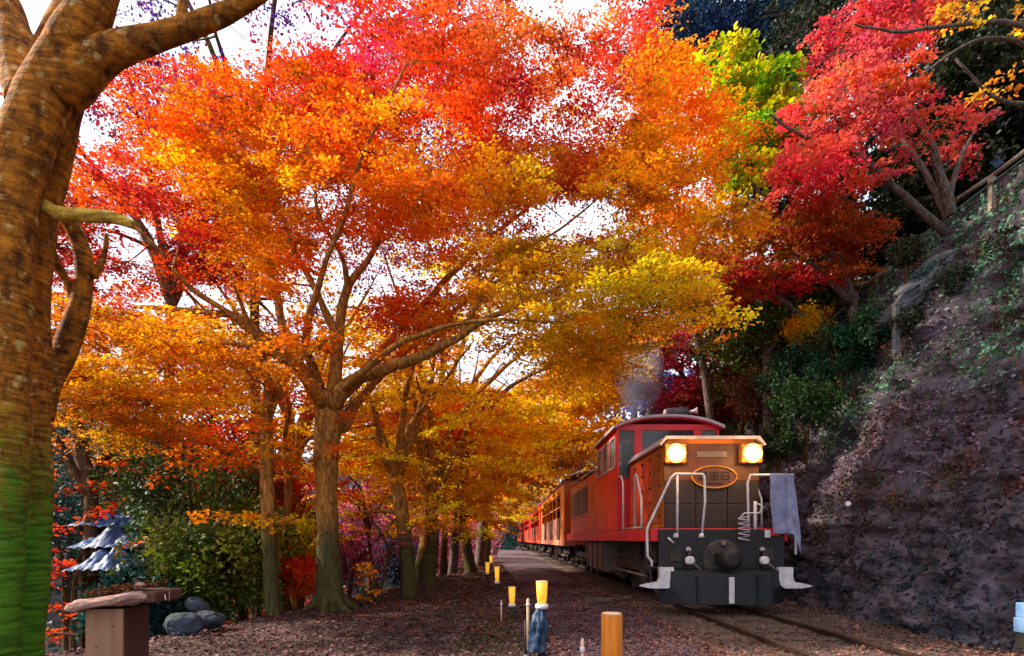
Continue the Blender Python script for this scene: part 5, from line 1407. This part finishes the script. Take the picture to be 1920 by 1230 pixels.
# blue sheet round the tallest lantern
M['bluesheet'] = mat('blue_tarpaulin', (.02, .06, .13), (.008, .02, .05), scale=5, rough=.45, bump=.5, bscale=14)
M['paleblue'] = mat('pale_blue_tarpaulin', (.045, .13, .34), (.015, .04, .12), scale=9, rough=.5, bump=.5, bscale=9)
q = P(1014, 1140, 5.6)
n, k = 36, 22
V = np.zeros((k, n + 1, 3))
for j in range(k):
    v = j / (k - 1); z = q[2] - v * .44
    for i in range(n + 1):
        a = 2 * math.pi * i / n
        rad = (.034 + .042 * math.sin(min(1, v * 1.35) * 2.3) + .016 * v) * (1 + .14 * math.sin(5 * a + 6 * v) + .10 * math.sin(9 * a - 4 * v)) + .05 * (float(fbm(np.array([math.cos(a) * 2, math.sin(a) * 2, v * 7]), 1.6, 3, 4)) - .4)
        V[j, i] = (q[0] - .005 + rad * math.cos(a) - .03 * v, 5.6 + rad * math.sin(a), z)
o = grid_mesh('blue_sheet', V, M['bluesheet'])
tag(o, 'crumpled blue sheet wrapped round the post of the tallest path lantern', 'plastic sheet')
t_ = empty('floodlight', (q[0] - .16, 5.5, .02), 'small black floodlight on a stand left of the blue sheet', 'floodlight')
MB().box(-.05, .05, -.04, .04, .0, .09, .01).build('housing', M['post_dark'], t_)
MB().lathe((-.0, -.041, .05), (0, -1, 0), [(0, .035), (.008, .034)], 14).build('lens', M['lilac_trim'], t_)
MB().tube([(0, .0, .09), (0, .0, .42)], .012, 8).build('pole', M['post_dark'], t_)
# tree stump / drain cover near the track (dark oval patch)
q = foot(1120, 1132)
t_ = empty('timber_baulk', (q[0], q[1], .02), 'dark weathered timber lying on the gravel in front of the locomotive', 'timber')
MB().box(-.25, .28, -.07, .07, .0, .09, .015).build('baulk', M['sleeper'], t_)

# ---------------------------------------------------------------- wooden lantern with bark roof, lower left
M['pine'] = mat('pale_pine', (.30, .15, .08), (.19, .085, .045), scale=3, rough=.7, bump=.2, stretch=(6, 6, .8), lo=.3, hi=.7)
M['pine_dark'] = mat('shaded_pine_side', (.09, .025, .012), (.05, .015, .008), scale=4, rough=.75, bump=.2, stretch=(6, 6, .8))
M['bark_slab'] = mat('bark_slab', (.46, .27, .22), (.20, .10, .08), scale=11, rough=.9, bump=1.0, bscale=40, stretch=(.5, 2, 2))
Yl = 3.2
a = P(160, 1142, Yl); b = P(230, 1142, Yl)
rt = empty('wooden_lantern', ((a[0] + b[0]) / 2, Yl + .1, 0), 'wooden box lantern with thick bark slab roof at lower left', 'lantern')
hw_ = (b[0] - a[0]) / 2; zt = a[2]
MB().box(-hw_, hw_, -.10, -.085, -.3, zt, .003).build('front_board', M['pine'], rt)
MB().box(hw_ - .015, hw_ + .0, -.083, .14, -.3, zt, .002).build('side_board', M['pine_dark'], rt)
MB().box(-hw_, -hw_ + .015, -.083, .14, -.3, zt, .002).build('side_board', M['pine_dark'], rt)
MB().box(-hw_ + .016, hw_ - .016, .125, .14, -.3, zt, .002).build('back_board', M['pine_dark'], rt)
for (kx, kz) in ((.055, -.10), (-.045, -.22), (.02, -.30)):
    MB().lathe((kx, -.1005, zt + kz), (0, -1, 0), [(0, .006), (.001, .005)], 10).build('knot', M['pine_dark'], rt)
# the slab: lumpy rounded board
bm = bmesh.new(); bmesh.ops.create_icosphere(bm, subdivisions=5, radius=1)
for v in bm.verts:
    d = v.co.copy()
    sx = math.copysign(abs(d.x) ** .7, d.x); sy = math.copysign(abs(d.y) ** .7, d.y); sz_ = math.copysign(abs(d.z) ** .6, d.z)
    nzv = float(fbm(np.array([d.x * 1.5, d.y * 1.5, d.z * 1.5 + 3]), 1.6, 3, 8)) - .5
    v.co = Vector((sx * .265 + .01, sy * .20 + .02, zt + .045 + sz_ * .034 + nzv * .05 + .035 * sx - .035 * max(0, -sx - .45)))
me = bpy.data.meshes.new('roof_slab'); bm.to_mesh(me); bm.free(); me.materials.append(M['bark_slab']); me.polygons.foreach_set('use_smooth', [True] * len(me.polygons))
o = bpy.data.objects.new('roof_slab', me); C.objects.link(o); o.parent = rt
MB().box(.09, .30, -.10, .17, zt + .035, zt + .10, .012).build('shingle', M['pine_dark'], rt)
for i in range(5):
    MB().tube([(.235 + i * .018, -.06 + .02 * i, zt + .09), (.25 + i * .019 + .01 * (i % 2), -.09 + .02 * i, zt + .045 - .01 * (i % 3))], .0035, 5).build('stick', M['bamboo_rim' if i % 2 else 'pine'], rt)
MB().tube([(.05, -.03, zt + .11), (.36, -.06, zt + .115)], .006, 6).build('stick', M['pine'], rt)
bl_ = MB().lathe((P(248, 1086, Yl)[0] - rt.location.x, -.03, zt + .10), (0, 0, 1), [(0, .012), (.008, .028), (.025, .034), (.042, .026), (.052, .01)], 14).build('dried_fruit', M['bark_slab'])
bl_.location = rt.location; tag(bl_, 'small round dried fruit on top of the bark slab roof', 'fruit')
rs = np.random.default_rng(5)
N = 420
p = np.stack([rt.location.x + rs.uniform(-.16, .20, N), Yl + .1 + rs.uniform(-.08, .16, N), zt + .085 + rs.uniform(0, .035, N) + 0], 1)
p[:, 2] += .13 * (p[:, 0] - rt.location.x)
nrm = rs.normal(size=(N, 3)) * .6; nrm[:, 2] += 1
tag(leaf_mesh('roof_leaves', p, nrm, rs.uniform(.02, .04, N), palette([L_(120, 70, 20), L_(80, 40, 20), L_(150, 100, 40)], 6, 7)(p), M['litter'], None, 'kite'), 'dead leaves heaped on the bark slab roof', 'leaf litter', kind='stuff')

# ---------------------------------------------------------------- three blue tarpaulins on the bank, boulders
for i, (px_, py_, w_, h_, lab) in enumerate([(228, 975, 130, 24, 'topmost of three blue tarpaulins on the dark bank'), (224, 1012, 118, 30, 'middle blue tarpaulin between the other two on the bank'), (220, 1052, 122, 30, 'lowest of three blue tarpaulins, just above the wooden lantern')]):
    Y = 14.5 - i * .6
    n, k = 50, 26
    c = P(px_, py_, Y); W_ = w_ / F * Y; Hh = h_ / F * Y
    V = np.zeros((k, n, 3))
    for j in range(k):
        v = j / (k - 1) * 2 - 1
        for m_ in range(n):
            u = m_ / (n - 1) * 2 - 1
            hump = (1 - abs(u) ** 1.7) * (.75 + .5 * math.sin(u * (3 + i) + i * 2) ** 2)
            V[j, m_] = (c[0] + u * W_ * .5, Y + v * .7, c[2] - Hh * .5 + Hh * 1.15 * hump * (1 - abs(v) ** 1.6) + .16 * float(fbm(np.array([u * 5, v * 5, i * 9.]), 1.6, 3, 6)) - .07 * max(0, -v))
    o = grid_mesh('blue_tarpaulin', V, M['paleblue'])
    tag(o, lab, 'tarpaulin', group='blue tarpaulins on the bank')
    t_ = empty('log_stack', (c[0], Y, c[2] - Hh * .5), ['stacked logs under the topmost tarpaulin', 'stacked logs under the middle tarpaulin', 'stacked logs under the lowest tarpaulin'][i], 'log stack', 'log stacks under tarpaulins')
    for s_ in range(6):
        MB().tube([(-W_ * .42 + s_ * W_ * .168, -.36, -.08), (-W_ * .42 + s_ * W_ * .168, .36, -.08)], .075, 9).build('log', M['bark_dark'], t_)
    for s_ in range(6):
        z0 = float(ground_z(c[0], Y)) - (c[2] - Hh * .5)
        if s_ in (0, 5): MB().box(-W_ * .42 + s_ * W_ * .168 - .03, -W_ * .42 + s_ * W_ * .168 + .03, -.3, .3, z0 - 2.5, -.16).build('support', M['bark_dark'], t_)
M['boulder'] = mat('bluish_boulder', (.045, .058, .095), (.012, .02, .022), scale=5, rough=.95, bump=1.0, bscale=18)
for i, (px_, py_, Y, s_, lab) in enumerate([(345, 1172, 7.4, .20, 'large bluish boulder beside the slope of fallen leaves'), (392, 1160, 7.9, .17, 'smaller teal grey boulder right of the large one'), (372, 1135, 8.6, .15, 'small grey boulder behind the two larger ones')]):
    bm = bmesh.new(); bmesh.ops.create_icosphere(bm, subdivisions=4, radius=1)
    c = P(px_, py_, Y)
    for v in bm.verts:
        d = v.co.normalized(); kk = .75 + .7 * float(fbm(np.array([d.x + i * 7, d.y, d.z]), 1.3, 3, 3)) - .2 * abs(d.x + d.z * .6)
        v.co = Vector((d.x * s_ * 1.3 * kk, d.y * s_ * kk, d.z * s_ * .8 * kk))
    me = bpy.data.meshes.new('boulder'); bm.to_mesh(me); bm.free(); me.materials.append(M['boulder'])
    o = bpy.data.objects.new('boulder', me); C.objects.link(o); o.location = c; tag(o, lab, 'boulder', 'boulders on the bank')

# ---------------------------------------------------------------- things on the cutting
M['concrete'] = mat('stained_concrete', (.15, .145, .17), (.05, .065, .06), scale=2.2, rough=.9, bump=.5, bscale=12)
M['beam'] = mat('weathered_beam', (.34, .29, .24), (.17, .14, .11), scale=5, rough=.9, bump=.4)
t_ = empty('guard_beam', (P(1760, 440, 13)[0], 13, P(1760, 440, 13)[2]), 'weathered pale beam running along the top edge of the cutting', 'guard beam')
def run(pts, w_, name, m, root):
    off = np.array(root.location)
    b_ = MB()
    for s_ in range(len(pts) - 1):
        A, B = np.array(pts[s_]) - off, np.array(pts[s_ + 1]) - off
        B = A + (B - A) * .995
        b_.tube([tuple(A), tuple(B)], w_, 4)
    b_.build(name, M[m], root)
run([P(1945, 265, 11.2), P(1860, 330, 12.0), P(1797, 372, 12.8)], .055, 'beam', 'beam', t_)
run([P(1790, 425, 13.2), P(1700, 482, 14.3), P(1605, 545, 16.0)], .075, 'beam', 'beam', t_)
for (px_, py_, Y) in ((1860, 330, 12.0), (1790, 425, 13.2), (1700, 482, 14.3), (1605, 545, 16)):
    q = P(px_, py_, Y) - np.array(t_.location); MB().box(q[0] - .05, q[0] + .05, q[1] - .05, q[1] + .05, q[2] - 1.0, q[2] + .02).build('support', M['beam'], t_)
for i, (px_, py_, Y, a_, b_2, c_, lab) in enumerate([(1735, 520, 12.6, .95, .5, .62, 'grey blue rock outcrop under the pale beam on the upper cutting'), (1650, 590, 13.4, .55, .4, .42, 'smaller brownish rock outcrop left of the stub post')]):
    bm = bmesh.new(); bmesh.ops.create_icosphere(bm, subdivisions=5, radius=1)
    c = P(px_, py_, Y)
    for vtx in bm.verts:
        d = vtx.co.normalized(); dn = np.array([d.x + i * 9, d.y, d.z])
        kk = .72 + .55 * float(fbm(dn, 1.5, 4, 13)) - .12 * round(2.2 * float(vnoise(dn, 2.3, 17)))
        x, y, z = d.x * a_ * kk, d.y * b_2 * kk, d.z * c_ * kk
        vtx.co = Vector((x + .35 * z, y, z + .42 * x))
    me = bpy.data.meshes.new('rock_outcrop'); bm.to_mesh(me); bm.free(); me.materials.append(M['concrete'])
    o = bpy.data.objects.new('rock_outcrop', me); C.objects.link(o); o.location = c + np.array([.25, 0, 0]); tag(o, lab, 'rock')
q0, q1 = P(1680, 655, 12.2), P(1690, 575, 12.2)
t_ = empty('stub_post', q0, 'short grey post standing out of the cutting below the rock outcrop', 'post')
MB().box(-.055, .055, -.055, .055, -.1, q1[2] - q0[2], .01).build('shaft', M['concrete'], t_)
MB().box(-.065, .065, -.065, .065, q1[2] - q0[2] + .002, q1[2] - q0[2] + .06, .015).build('cap', M['concrete'], t_)
# blue marker at the right edge
M['lightblue'] = mat('light_blue_paint', (.30, .52, .85), (.16, .34, .70), scale=6, rough=.5, bump=.05)
q = P(1921, 1215, 6.4); zt_ = P(1921, 1130, 6.4)[2]; zm = P(1921, 1186, 6.4)[2]
t_ = empty('trackside_marker', (q[0] + .03, 6.4, q[2]), 'light blue trackside box on a dark base at the right edge', 'trackside box')
MB().box(-.09, .09, -.06, .06, 0, zm - q[2], .01).build('base', M['post_dark'], t_)
MB().box(-.10, .10, -.07, .07, zm - q[2] + .002, (zt_ + zm) / 2 - q[2], .01).build('body', M['lightblue'], t_)
MB().box(-.085, .085, -.06, .06, (zt_ + zm) / 2 - q[2] + .002, zt_ - q[2], .012).build('lid', M['lightblue'], t_)
q = P(1590, 945, 9.3)
t_ = empty('white_marker', (6.25, q[1], q[2]), 'tiny white marker disc fixed to the cutting wall', 'marker')
t_.location = (q[0], q[1], q[2])
MB().lathe((0, 0, 0), (-.5, -1, 0), [(0, .045), (.02, .045), (.03, .03)], 14).build('disc', M['white'], t_)
MB().tube([(0, 0, 0), (.5, .25, -.02)], .012, 6).build('pin', M['grime'], t_)
